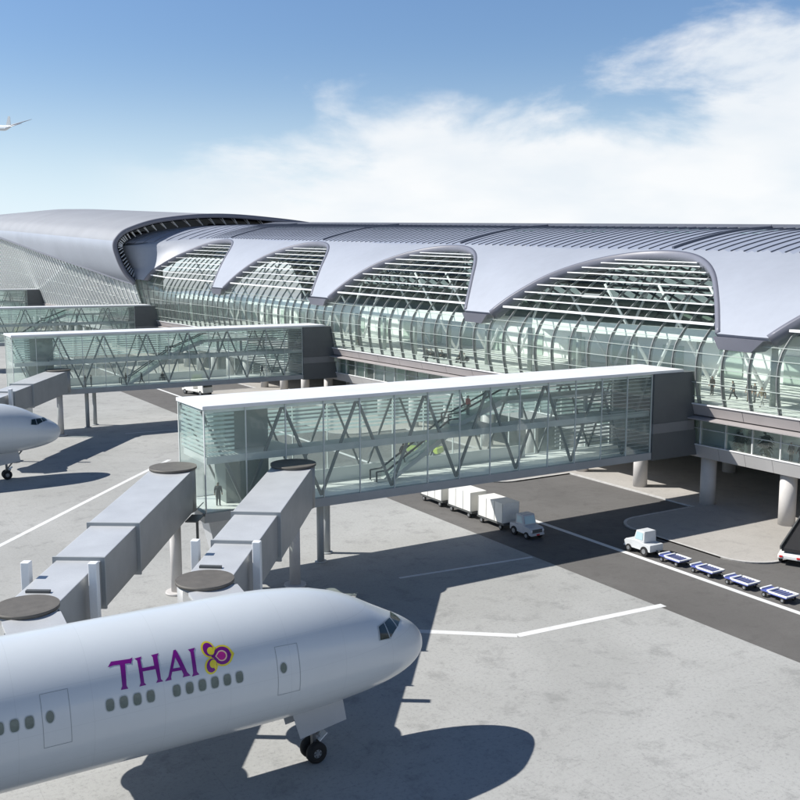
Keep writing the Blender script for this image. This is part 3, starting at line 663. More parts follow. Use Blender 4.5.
# ------------------------------------------------------------------ jet bridges
def jet_bridge(rx, ry, cx, cy, zt_r, zt_c, label, landing=False):
    t = thing('jet_bridge', label, 'jet bridge', (rx, ry, 0), group='jet bridges to the parked jets')
    O = Vector((rx, ry, 0)); d = Vector((cx-rx, cy-ry, 0)); Ln = d.length; d.normalize(); n = Vector((-d.y, d.x, 0))
    def P(s, w, z): return d*s + n*w + Vector((0,0,z))
    def zt(s): return lerp(zt_r, zt_c, s/Ln)
    def section(s0, s1, w, h, dz):
        mb = MB(); q = []
        for s in (s0, s1): q += [P(s,-w,zt(s)-h+dz), P(s,w,zt(s)-h+dz), P(s,w,zt(s)+dz), P(s,-w,zt(s)+dz)]
        mb.hexa(q); 
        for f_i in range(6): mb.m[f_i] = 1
        # one light grey metal throughout; the sides are coloured darker to carry their shade
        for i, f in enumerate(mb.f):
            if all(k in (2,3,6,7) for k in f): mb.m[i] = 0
        o = mb.build('tunnel_section', [M_JET, M_JETSHADE], t, bevel=.04)
        e = MB()
        for s in (s1-.12,):
            e.hexa([P(s,-w-.05,zt(s)-h+dz-.05),P(s,w+.05,zt(s)-h+dz-.05),P(s,w+.05,zt(s)+dz+.05),P(s,-w-.05,zt(s)+dz+.05),P(s+.16,-w-.05,zt(s)-h+dz-.05),P(s+.16,w+.05,zt(s)-h+dz-.05),P(s+.16,w+.05,zt(s)+dz+.05),P(s+.16,-w-.05,zt(s)+dz+.05)])
        e.build('end_frame', M_STEEL, o)
    a, b2 = Ln*.52, Ln*.74
    section(.6, a, 1.55, 3.1, 0); section(a-.5, b2, 1.38, 2.8, -.14); section(b2-.5, Ln-.6, 1.22, 2.55, -.28)
    mb = MB(); mb.tube((0,0,zt_r-3.2), (0,0,zt_r-.02), 1.62, n=40); mb.build('rotunda', M_JETSHADE, t)
    mb = MB(); mb.tube((0,0,zt_r+.0), (0,0,zt_r+.16), 1.72, n=48); mb.build('rotunda_cap', M_CAP, t)
    mb = MB(); mb.tube((0,0,.1), (0,0,zt_r-3.2), .42, n=24); mb.tube((0,0,0), (0,0,.18), .85, n=24); mb.build('rotunda_column', M_STEEL if False else M_COLM, t)
    c = P(Ln, 0, 0); zc = zt_c-.25
    mb = MB(); mb.tube(c+Vector((0,0,zc-2.9)), c+Vector((0,0,zc-.02)), 1.42, n=40)
    mb.hexa([c+Vector(v) for v in ((-1.35,-2.1,zc-2.8),(1.35,-2.1,zc-2.8),(1.35,0,zc-2.8),(-1.35,0,zc-2.8),(-1.35,-2.1,zc-.25),(1.35,-2.1,zc-.25),(1.35,0,zc-.1),(-1.35,0,zc-.1))])
    mb.build('cab', M_JETSHADE, t)
    mb = MB(); mb.tube(c+Vector((0,0,zc)), c+Vector((0,0,zc+.16)), 1.5, n=48); mb.build('cab_cap', M_CAP, t)
    mb = MB(); mb.hexa([c+Vector(v) for v in ((-1.3,-2.5,zc-.35),(1.3,-2.5,zc-.35),(1.3,-1.2,zc-.2),(-1.3,-1.2,zc-.2),(-1.3,-2.5,zc-.22),(1.3,-2.5,zc-.22),(1.3,-1.2,zc+.0),(-1.3,-1.2,zc+.0))]); mb.build('cab_canopy', M_JET, t)
    s = Ln-4.2
    for sg in (-1, 1):
        mb = MB(); p = P(s, sg*1.75, 0); mb.bar(p+Vector((0,0,.9)), p+Vector((0,0,zt(s)+.55)), .45, .45, tuple(d)); mb.build('lift_column', M_WHITE, t, bevel=.04)
        for q in (-.5, .5):
            w = MB(); cc = P(s+q, sg*1.5, .5); w.tube(cc-n*.18, cc+n*.18, .5, n=20); w.build('drive_wheel', M_TYRE, t)
    mb = MB(); mb.bar(P(s,-1.9,1.0), P(s,1.9,1.0), .4, .35); mb.build('drive_beam', M_STEEL, t)
    # small service landing hung under the rotunda
    if landing:
     st = MB(); st.bar(P(.6,1.9,zt_r-3.35), P(2.6,1.9,zt_r-3.35), .9, .08); st.bar(P(.9,1.9,0), P(.9,1.9,zt_r-3.35), .16)
     st.bar(P(.4,2.2,zt_r-3.4), P(-2.2,2.9,zt_r-4.3), .12, .2); st.bar(P(.6,2.33,zt_r-2.4), P(2.6,2.33,zt_r-2.4), .05)
     st.build('service_landing', M_DSTEEL, t)
    v = MB(); s2 = Ln-2.2
    v.hexa([P(s2,-.9,zt(s2)-.27),P(s2,.3,zt(s2)-.27),P(s2+.22,.3,zt(s2)-.28),P(s2+.22,-.9,zt(s2)-.28),P(s2,-.9,zt(s2)-.15),P(s2,.3,zt(s2)-.15),P(s2+.22,.3,zt(s2)-.16),P(s2+.22,-.9,zt(s2)-.16)]); v.build('roof_vent', M_DSTEEL, t)
    return t
jet_bridge(30.2, 65.2, 16.3, 46.2, 9.45, 8.45, 'jet bridge from the middle of the front gate building, ending nearer the lettering')
jet_bridge(21.9, 68.3, 7.6, 46.4, 9.55, 8.6, 'jet bridge from the outer end of the front gate building, left of the other', True)
jet_bridge(29.6, 143.6, 16.5, 124.6, 9.5, 8.5, 'jet bridge at the second gate building, behind the far jet nose')

# ------------------------------------------------------------------ airliner
FS =[0,.04,.15,.4,.8,1.4,2.2,3.0,3.8,4.6,5.6,7,8.5,10.5,30,47,52,57,61,63.5]
FT =[-.95,-.68,-.42,-.1,.22,.6,1.02,1.45,1.9,2.25,2.58,2.86,3.02,3.1,3.1,3.1,3.05,2.9,2.7,2.4]
FB =[-.95,-1.2,-1.45,-1.75,-2.02,-2.28,-2.5,-2.66,-2.78,-2.87,-2.95,-3.03,-3.08,-3.1,-3.1,-3.0,-2.0,-.3,1.1,1.9]
FW =[0,.28,.55,.92,1.28,1.65,2.02,2.3,2.52,2.7,2.84,2.98,3.07,3.1,3.1,3.1,2.75,1.9,.95,.3]
def smooth_tab(xs, ys):
    """monotone cubic through the stations"""
    n = len(xs); d = [(ys[i+1]-ys[i])/(xs[i+1]-xs[i]) for i in range(n-1)]; m = [d[0]] + [0 if d[i-1]*d[i] <= 0 else 2*d[i-1]*d[i]/(d[i-1]+d[i]) for i in range(1, n-1)] + [d[-1]]
    def f(x):
        x = max(xs[0], min(xs[-1], x)); i = 0
        while i < n-2 and x > xs[i+1]: i += 1
        h = xs[i+1]-xs[i]; t = (x-xs[i])/h
        return (2*t**3-3*t*t+1)*ys[i] + (t**3-2*t*t+t)*h*m[i] + (-2*t**3+3*t*t)*ys[i+1] + (t**3-t*t)*h*m[i+1]
    return f
fT, fB, fW = smooth_tab(FS, FT), smooth_tab(FS, FB), smooth_tab(FS, FW)
NOSE = Vector((25.9, 40.7, 0)); ZC = 6.05
def fus(s, deg, off=0., side=-1):
    """point on the skin: s metres behind the nose, deg from the crown, near side (-Y) by default; local to the aircraft root"""
    def P(s, a): 
        t, b, w = fT(s), fB(s), fW(s); m = (t+b)/2; h = (t-b)/2; return Vector((-s, side*w*math.sin(R(a)), ZC+m+h*math.cos(R(a))))
    p = P(s, deg)
    if off:
        a = P(s+.02, deg)-P(max(0,s-.02), deg); c = P(s, deg+1)-P(s, deg-1); n = a.cross(c).normalized()
        if n.dot(p - Vector((-s-1.5,0,ZC))) < 0: n = -n
        p = p + n*off
    return p
def skin_poly(polys, name, mats, parent, mapf, step):
    """flat outlines -> cut into strips -> laid on the skin. polys: (points, offset, material)"""
    me = bpy.data.meshes.new(name); bm = bmesh.new()
    for pts, off, mi in polys:
        sub = bmesh.new(); f = sub.faces.new([sub.verts.new((x, y, 0)) for x, y in pts]); f.normal_update(); bmesh.ops.triangulate(sub, faces=[f], ngon_method='EAR_CLIP')
        xs = [p[0] for p in pts]; ys = [p[1] for p in pts]
        for ax, lo, hi in ((0, min(xs), max(xs)), (1, min(ys), max(ys))):
            k = int((hi-lo)/step)+1
            for i in range(1, k):
                c = lerp(lo, hi, i/k); g = sub.verts[:]+sub.edges[:]+sub.faces[:]
                bmesh.ops.bisect_plane(sub, geom=g, plane_co=((c,0,0) if ax == 0 else (0,c,0)), plane_no=((1,0,0) if ax == 0 else (0,1,0)))
        vm = {}
        for v in sub.verts:
            vm[v] = bm.verts.new(mapf(v.co.x, v.co.y, off))
        for f in sub.faces:
            try: nf = bm.faces.new([vm[v] for v in f.verts]); nf.material_index = mi; nf.smooth = True
            except ValueError: pass
        sub.free()
    bm.to_mesh(me); bm.free()
    for m in (mats if isinstance(mats, list) else [mats]): me.materials.append(m)
    o = bpy.data.objects.new(name, me); COL.objects.link(o); o.parent = parent; return o
def ell(cx, cy, rx, ry, rot=0, n=28, a0=0, a1=360):
    out = []
    for i in range(n):
        t = R(lerp(a0, a1, i/n)); x, y = rx*math.cos(t), ry*math.sin(t); c, s = math.cos(R(rot)), math.sin(R(rot)); out.append((cx+x*c-y*s, cy+x*s+y*c))
    return out
def make_plane():
    a = thing('airliner', 'white passenger jet with purple THAI lettering and emblem, nearest the viewer', 'airliner', NOSE, group='white passenger jets')
    ss = [0,.015,.05,.1,.18,.3,.45,.65,.9,1.2,1.6,2,2.5,3,3.6,4.2,5,6,7,8.5,10,12,15,20,26,32,38,44,47,49,51,53,55,57,59,60.5,62,63,63.5]
    mb = MB(); rows = []
    for s in ss: rows.append([fus(s, 360*k/72, 0, -1) for k in range(72)])
    mb.grid(rows, 0, True, True); mb.face(rows[-1], 0); mb.build('fuselage', M_PLANE, a)
    # cockpit panes
    for sd_ in (-1, 1):
        for q in ([(3.52,50.6),(3.66,67.2),(3.0,63.6),(3.06,42.8)], [(2.99,42.0),(2.93,62.8),(2.22,45.8),(2.38,28.8)], [(2.31,27.8),(2.14,44.6),(1.6,25.2),(1.8,2.2)]):
            skin_poly([(q, .012, 0)], 'cockpit_window', M_CKPT, a, lambda x, y, o, sd_=sd_: fus(x, y, o, sd_), .25 if False else 6)
        fr = [(3.60,50),(3.76,68.2),(2.93,64.8),(1.52,26.0),(1.66,1.2),(2.42,28.0),(3.08,41.6)]
        skin_poly([(fr, .006, 0)], 'cockpit_frame', M_PWINF, a, lambda x, y, o, sd_=sd_: fus(x, y, o, sd_), 5)
    # cabin windows on both sides
    rows_w = [16.75-.555*k for k in range(4)] + [13.98-.56*k for k in range(6)] + [19.85+.55*k for k in range(24)]
    for sd_ in (-1, 1):
        for s in rows_w:
            th = interp(s, (11,22), (79.6,75.4) if False else (79.4,76.2)); pts = []
            def rr(w, h): return [(s+w*math.copysign(abs(math.cos(t))**.6, math.cos(t)), th+h*math.copysign(abs(math.sin(t))**.75, math.sin(t))) for t in [2*math.pi*i/18 for i in range(18)]]
            skin_poly([(rr(.20,5.2), .006, 1), (rr(.165,4.5), .012, 0)], 'cabin_window', [M_PWIN, M_PWINF], a, lambda x, y, o, sd_=sd_: fus(x, y, o, sd_), 4)
        for s0, s1, t0, t1, ws, wt in ((8.27,9.38,61.8,103.5,9.08,80.0),(18.3,19.38,59,99,19.08,76.3)):
            w = .018; dw = .35
            o_ = skin_poly([([(s0,t0),(s1,t0),(s1,t0+dw),(s0,t0+dw)],.007,0),([(s0,t1-dw),(s1,t1-dw),(s1,t1),(s0,t1)],.007,0),([(s0,t0+dw),(s0+w,t0+dw),(s0+w,t1-dw),(s0,t1-dw)],.007,0),([(s1-w,t0+dw),(s1,t0+dw),(s1,t1-dw),(s1-w,t1-dw)],.007,0)],
                           'cabin_door', M_SEAM, a, lambda x, y, o, sd_=sd_: fus(x, y, o, sd_), 3)
            s = ws; th = wt
            rr = lambda w, h: [(ws+w*math.cos(t), wt+h*math.sin(t)) for t in [2*math.pi*i/18 for i in range(18)]]
            skin_poly([(rr(.19,5.0), .006, 1), (rr(.15,4.3), .012, 0)], 'door_window', [M_PWIN, M_PWINF], o_, lambda x, y, o, sd_=sd_: fus(x, y, o, sd_), 4)
    # lettering
    T = [(64,160),(75,138),(141,128),(151,122),(146,147),(139,145),(124,147),(131,226),(138,237),(112,242),(116,228),(106,150),(84,153),(70,158)]
    Hh = [(157,127),(183,119),(179,132),(185,163),(228,154),(223,122),(217,114),(245,106),(240,120),(254,203),(263,211),(237,217),(242,205),(233,167),(187,176),(194,216),(202,224),(177,230),(181,218),(167,135)]
    A1 = [(269,211),(281,194),(299,96),(309,104),(291,195),(293,206)]; A2 = [(299,95),(308,92),(350,177),(363,190),(334,197),(337,187),(305,122)]; A3 = [(290,166),(330,159),(334,170),(288,178)]
    I = [(353,92),(381,84),(375,97),(387,175),(397,186),(369,194),(373,182),(362,102)]
    def ml(x, y, off): return fus(16.61-.01124*(x-65)+.00218*(y-160), 50.1+.04505*(x-65)+.2012*(y-160), off)
    for nm, ps in (('letter_t', [(T,.008,0)]), ('letter_h', [(Hh,.008,0)]), ('letter_a', [(A1,.008,0),(A2,.011,0),(A3,.014,0)]), ('letter_i', [(I,.008,0)])):
        o = skin_poly(ps, 'lettering', M_PURP, a, ml, 9)
    def me_(x, y, off): return fus(12.67-.002419*(x-90)+.000467*(y-250), 49.7+.00959*(x-90)+.04314*(y-250), off)
    drop = lambda cx, cy, r, tx, ty, n=26, sp=60: [(tx, ty)] + [(cx+r*math.cos(R(t)), cy+r*math.sin(R(t))) for t in [lerp(math.degrees(math.atan2(ty-cy, tx-cx))+sp, math.degrees(math.atan2(ty-cy, tx-cx))+360-sp, i/n) for i in range(n+1)]]
    E = [(ell(222,285,120,158,-22), .006, 0), (ell(282,580,118,152,10), .007, 0), (drop(478,395,192,695,360,26,38), .008, 0), (drop(478,395,150,340,425,20,70), .0085, 0),
         (ell(228,288,92,128,-22), .012, 1), (ell(288,575,90,122,10), .012, 1), (drop(476,395,160,640,378,26,38), .0125, 1), (ell(340,415,62,34,0,16), .0115, 1),
         (ell(270,318,64,72,-20), .016, 0), (ell(312,545,60,74,10), .016, 0), (ell(322,270,26,36,0,14), .0165, 0), (ell(356,600,22,46,0,14), .0165, 0), 
         (drop(465,400,98,345,412,22,55), .017, 2), (drop(462,402,76,370,412,22,55), .021, 3)]
    skin_poly(E, 'emblem', [M_YEL, M_PURP, M_PEACH, M_MAG], a, me_, 45)
    # nose gear
    mb = MB(); mb.tube((-6.2,0,.7), (-6.2,0,3.4), .14, n=16); mb.tube((-6.2,0,1.1), (-4.4,0,3.2), .09, n=12); mb.bar((-6.2,0,1.3), (-5.75,0,1.0), .18, .2); mb.build('nose_gear_strut', M_HUB, a)
    mb = MB(); mb.hexa([(-6.0,-.35,1.05),(-5.55,-.3,1.35),(-5.55,.3,1.35),(-6.0,.35,1.05),(-6.02,-.35,1.1),(-5.57,-.3,1.4),(-5.57,.3,1.4),(-6.02,.35,1.1)]); mb.build('gear_lamp_plate', M_WHITE, a)
    for sy in (-.36, .36):
        mb = MB(); prof = [(.22,-.17),(.40,-.19),(.5,-.15),(.535,-.07),(.535,.07),(.5,.15),(.40,.19),(.22,.17)]
        mb.grid([[( -6.2+r*math.cos(2*math.pi*k/32), sy+y, .535+r*math.sin(2*math.pi*k/32)) for k in range(32)] for r, y in prof], 0, True, True); w = mb.build('nose_wheel', M_TYRE, a)
        hb = MB(); sg = math.copysign(1, sy); hb.tube((-6.2,sy-.15,.535), (-6.2,sy+.15,.535), .24, n=24); hb.tube((-6.2,sy+sg*.151,.535), (-6.2,sy+sg*.2,.535), .09, n=12)
        for k in range(6): hb.tube((-6.2+.165*math.cos(k*1.047),sy+sg*.151,.535+.165*math.sin(k*1.047)), (-6.2+.165*math.cos(k*1.047),sy+sg*.158,.535+.165*math.sin(k*1.047)), .035, n=8, mi=1)
        hb.build('wheel_hub', [M_HUB, M_BLACK], w)
    for sy in (-.75, .75):
        mb = MB(); mb.hexa([(-7.75,sy*.93,3.4),(-4.95,sy*.93,3.4),(-4.95,sy,3.4),(-7.75,sy,3.4),(-7.3,sy*1.13,1.75),(-4.75,sy*1.05,2.1),(-4.75,sy*1.1,2.1),(-7.3,sy*1.18,1.75)]); mb.build('gear_door', M_PGREY, a, bevel=.02)
    # wings, tail and engines, mostly outside the frame
    def foil(root, tip, name, m, th=.11):
        mb = MB(); secs = []
        for (le, te, y, z) in (root, tip):
            c = le-te; s = []
            for f, h in ((0,0),(.03,.4),(.12,.85),(.3,1.),(.6,.7),(1,.04)): s.append((le-c*f, y, z+c*th*.5*h))
            for f, h in ((.6,-.4),(.3,-.6),(.12,-.55),(.03,-.3)): s.append((le-c*f, y, z+c*th*.5*h))
            secs.append(s)
        mb.sweep(secs, 0, True); return mb.build(name, m, a)
    for sg in (-1, 1):
        foil((-27.5,-41.5,sg*2.6,4.3), (-50.5,-52.5,sg*32,7.6), 'wing', M_PGREY)
        foil((-56.5,-62,sg*1.2,7.6), (-63.5,-66,sg*10.8,8.6), 'tailplane', M_PGREY, .09)
        mb = MB(); ex, ey, ez = -26.5, sg*10.2, 2.75
        mb.grid([[(ex-x, ey+r*math.cos(2*math.pi*k/28), ez+r*math.sin(2*math.pi*k/28)) for k in range(28)] for x, r in ((.5,1.45),(.1,1.55),(0,1.68),(.15,1.8),(1.2,1.95),(3.2,1.9),(5,1.55),(5.6,1.25),(5.5,.9),(7,.3))], 0, True, True)
        mb.tube((ex-.9,ey,ez), (ex-.95,ey,ez), 1.5, n=28, mi=1); mb.bar((ex-2.5,ey,ez+1.7), (ex-8,ey,5.1), .4, .9); mb.build('engine', [M_PLANE, M_DSTEEL], a)
        mb = MB(); mb.tube((-33.5,sg*5.5,1.3), (-33.5,sg*5.2,4), .22, n=12)
        for dx in (-1.45,0,1.45):
            for dy in (-.7,.7): mb.tube((-33.5+dx,sg*5.5+dy-.25,.66), (-33.5+dx,sg*5.5+dy+.25,.66), .66, n=20, mi=1)
        mb.build('main_gear', [M_HUB, M_TYRE], a)
    mb = MB(); mb.hexa([(-52.5,-.3,8.9),(-60.8,-.3,8.4),(-60.8,.3,8.4),(-52.5,.3,8.9),(-61.5,-.1,18.6),(-65,-.1,18.6),(-65,.1,18.6),(-61.5,.1,18.6)]); mb.build('tail_fin', M_PURP if False else M_PLANE, a)
    return a
plane = make_plane()
p2 = copy_tree(plane); p2.location = (24.0, 116.8, 0); p2['label'] = 'parked white jet farther back, only its nose in view at the left edge'
fly = copy_tree(plane, skip=('nose_gear_strut','gear_lamp_plate','nose_wheel','gear_door','main_gear','cabin_window','cabin_door','cockpit_frame','lettering','emblem','cockpit_window'))
fly['label'] = 'small distant jet flying in the sky above the canopy roof'
fly.location = (171.3, 1162.4, 170); fly.rotation_euler = (R(-20), R(-6), R(112))

# ------------------------------------------------------------------ vehicles
def wheel(parent, x, y, r=.36, w=.24, hub=True):
    mb = MB(); mb.tube((x,y-w/2,r), (x,y+w/2,r), r, n=20); o = mb.build('wheel', M_TYRE, parent, bevel=.03)
    if hub:
        h = MB(); h.tube((x,y-w/2-.02,r), (x,y+w/2+.02,r), r*.5, n=16); h.build('rim', M_HUB, o)
    return o
def tractor(loc, rz, label, mat, red):
    t = thing('baggage_tractor', label, 'baggage tractor', loc, rz, 'baggage tractors on the service road')   # local +X is forwards
    mb = MB(); sec = [(-1.5,.45),(-1.5,1.05),(-.35,1.1),(-.3,1.15),(.35,1.18),(1.35,1.05),(1.5,.9),(1.5,.4)]
    mb.sweep([[(x, y, z) for x, z in sec] for y in (-.78,.78)], 0); mb.build('body', mat, t, bevel=.06)
    cb_ = MB(); cb_.hexa([(-.75,-.72,1.08),(.5,-.72,1.13),(.5,.72,1.13),(-.75,.72,1.08),(-.72,-.66,2.05),(.25,-.66,2.05),(.25,.66,2.05),(-.72,.66,2.05)]); c = cb_.build('cab', mat, t, bevel=.05)
    g = MB(); g.face([(.502,-.6,1.25),(.502,.6,1.25),(.29,.57,1.93),(.29,-.57,1.93)]); g.v = [(x+.03,y,z) for x,y,z in g.v]; g.build('windscreen', M_SKYL, c)
    for sy in (-1, 1):
        w = MB(); w.face([(-.55,sy*.715,1.3),(.3,sy*.715,1.3),(.15,sy*.685,1.92),(-.55,sy*.685,1.92)]); w.v = [(x,y+sy*.012,z) for x,y,z in w.v]; w.build('side_window', M_SKYL, c)
    r_ = MB(); r_.box(1.501,1.53,-.55,.55,.62,.95); r_.build('grille', M_DSTEEL, t)
    b_ = MB(); b_.box(1.5,1.6,-.75,.75,.4,.55); b_.build('bumper', mat, t)
    if red:
        l = MB(); l.box(1.601,1.63,-.15,.2,.42,.54); l.build('number_plate', M_RED, t)
    for sy in (-.55,.55):
        l = MB(); l.tube((1.5,sy*1.2,.82), (1.545,sy*1.2,.82), .09, n=12); l.build('headlight', M_WHITE, t)
    h = MB(); h.bar((-1.5,0,.5), (-1.9,0,.5), .12); h.build('tow_hook', M_DSTEEL, t)
    for x, r in ((-.85,.42),(.95,.33)):
        for sy in (-.74,.74): wheel(t, x, sy, r)
    return t
tractor((54.2,66.9,.004), R(-90), 'grey baggage tractor towing the white container carts, facing the viewer', M_BODY, True)
tractor((59.5,57.6,.004), R(90), 'pale baggage tractor towing the empty blue dollies, seen from behind', M_PALE, False)
def cart():
    t = thing('container_cart', 'white container cart coupled directly behind the grey baggage tractor', 'container cart', (54.2,71.2,.004), R(-90), 'white container carts behind the grey tractor')
    mb = MB(); mb.box(-2.1,2.1,-.95,.95,.52,.68); mb.build('chassis', M_DSTEEL, t)
    mb = MB(); mb.hexa([(-1.95,-.95,.7),(1.95,-.95,.7),(1.95,.95,.7),(-1.95,.95,.7),(-1.95,-.95,2.6),(1.95,-.95,2.6),(1.95,.95,2.6),(-1.95,.95,2.6)]); b = mb.build('container', M_BOXW, t, bevel=.03)
    fr = MB()
    for x in (-1.9,-.65,.65,1.9):
        for sy in (-.965,.965): fr.box(x-.03,x+.03,sy-.012,sy+.012,.72,2.58)
    fr.build('corner_post', M_STEEL, b)
    mb = MB(); mb.bar((2.1,0,.5), (2.75,0,.5), .1); mb.build('drawbar', M_DSTEEL, t)
    for x in (-1.5,1.5):
        for sy in (-.8,.8): wheel(t, x, sy, .28, .16)
    return t
c0 = cart()
for y, lab in ((76.3, 'white container cart in the middle of the three carts'), (81.4, 'white container cart last in line, partly under the gate building')):
    c = copy_tree(c0); c.location.y = y; c['label'] = lab
def dolly():
    t = thing('baggage_dolly', 'empty blue dolly coupled directly behind the pale tractor', 'baggage dolly', (59.5,54.1,.004), R(90), 'empty blue baggage dollies behind the pale tractor')
    mb = MB(); mb.box(-1.15,.35,-.72,.72,.42,.5); mb.build('deck', M_BLUE, t)
    mb = MB(); mb.box(.5,1.15,-.6,.6,.42,.52); mb.build('turntable', M_BLUE, t)
    mb = MB(); 
    for sy in (-.66,.66): mb.box(-1.2,.4,sy-.07,sy+.07,.501,.6)
    mb.box(-1.2,-1.08,-.58,.58,.501,.58); mb.box(.45,.6,-.62,.62,.521,.62); mb.box(1.05,1.2,-.62,.62,.521,.62)
    mb.build('side_rail', M_WHITE, t)
    mb = MB()
    for k in range(5): mb.box(-.98+.27*k,-.9+.27*k,-.58,.58,.501,.54)
    mb.build('deck_rollers', M_HUB, t)
    mb = MB(); mb.box(-1.1,1.1,-.12,.12,.32,.415); mb.bar((1.2,0,.4), (1.95,0,.42), .08); mb.build('drawbar', M_DSTEEL, t)
    for x in (-.8,.8):
        for sy in (-.62,.62): wheel(t, x, sy, .2, .13)
    return t
d0 = dolly()
for k, lab in enumerate(('second empty blue dolly behind the pale tractor', 'third empty blue dolly behind the pale tractor', 'fourth empty blue dolly behind the pale tractor, cut by the right edge')):
    c = copy_tree(d0); c.location.y = 54.1-3.38*(k+1); c['label'] = lab
# belt loader at the right edge
bl = thing('belt_loader', 'black belt loader with white nose on the pavement at the right edge', 'belt loader', (68.5,49.3,.13), R(205))
mb = MB(); mb.sweep([[(x,y,z) for x,z in ((-3,.45),(-3,.95),(.9,.95),(.9,.45))] for y in (-.95,.95)]); mb.build('chassis', M_DSTEEL, bl, bevel=.08)
mb = MB(); mb.sweep([[(x,y,z) for x,z in ((.905,.45),(.905,.95),(1.2,.95),(2.0,.8),(2.0,.45))] for y in (-.95,.95)]); mb.build('nose', M_BODYW, bl, bevel=.08)
mb = MB(); mb.hexa([(1.7,-.7,1.05),(1.7,.7,1.05),(1.7,.7,1.3),(1.7,-.7,1.3),(-5.5,-.7,1.9),(-5.5,.7,1.9),(-5.5,.7,2.2),(-5.5,-.7,2.2)]); mb.build('conveyor', M_BLACK, bl)
mb = MB()
for sy in (-.78,.78): mb.bar((1.8,sy,1.35), (-5.6,sy,2.25), .12, .3)
mb.build('conveyor_side', M_DSTEEL, bl)
mb = MB(); mb.bar((-2.2,0,.95), (-3.6,0,1.6), .25); mb.build('lift_ram', M_STEEL, bl)
mb = MB(); mb.box(2.001,2.05,-.8,-.55,.6,.75); mb.box(2.001,2.05,.55,.8,.6,.75); mb.build('lamp', M_RED, bl)
for x in (-2.1,1.1):
    for sy in (-.85,.85): wheel(bl, x, sy, .38)
# lime utility van parked behind the front gate building
lv = thing('utility_van', 'lime green utility van on the road behind the front gate building', 'van', (66.5,103.2,.13), R(-60))
mb = MB(); mb.sweep([[(x,y,z) for x,z in ((-2.2,.4),(-2.25,1.1),(-2.1,2.2),(1.0,2.25),(1.6,1.35),(2.3,1.15),(2.35,.45))] for y in (-.9,.9)]); b = mb.build('body', M_LIME, lv, bevel=.1)
for sy in (-1,1):
    mb = MB(); mb.face([(-1.8,sy*.915,1.35),(1.25,sy*.915,1.35),(.85,sy*.915,2.0),(-1.8,sy*.915,2.0)]); mb.build('side_window', M_CKPT, lv)
    for x in (-1.4,1.5): wheel(lv, x, sy*.85, .38)
mb = MB(); mb.face([(1.64,-.75,1.42),(1.64,.75,1.42),(1.12,.7,2.15),(1.12,-.7,2.15)]); mb.v = [(x+.05,y,z+.02) for x,y,z in mb.v]; mb.build('windscreen', M_CKPT, lv)
# far container truck beyond the near roof
ft = thing('flatbed_truck', 'small cream flatbed truck on the road beyond the front roof', 'truck', (62,177.5,.004), R(-75))
mb = MB(); mb.box(-3.2,2.0,-1.15,1.15,.7,1.1); mb.build('flatbed', M_BOXW, ft, bevel=.05)
mb = MB(); mb.hexa([(2.05,-1.15,.6),(3.9,-1.15,.6),(3.9,1.15,.6),(2.05,1.15,.6),(2.05,-1.1,2.9),(3.5,-1.1,2.9),(3.5,1.1,2.9),(2.05,1.1,2.9)]); c = mb.build('cab', M_BOXW, ft, bevel=.1)
mb = MB(); mb.face([(3.82,-1,1.7),(3.82,1,1.7),(3.6,.95,2.65),(3.6,-.95,2.65)]); mb.v = [(x+.02,y,z) for x,y,z in mb.v]; mb.build('windscreen', M_CKPT, c)
mb = MB(); mb.box(-2.6,.4,-1.0,1.0,1.11,2.1); mb.build('crate', M_BOXW, ft)
for x in (-2.2,2.9):
    for sy in (-1.0,1.0): wheel(ft, x, sy, .5, .3)

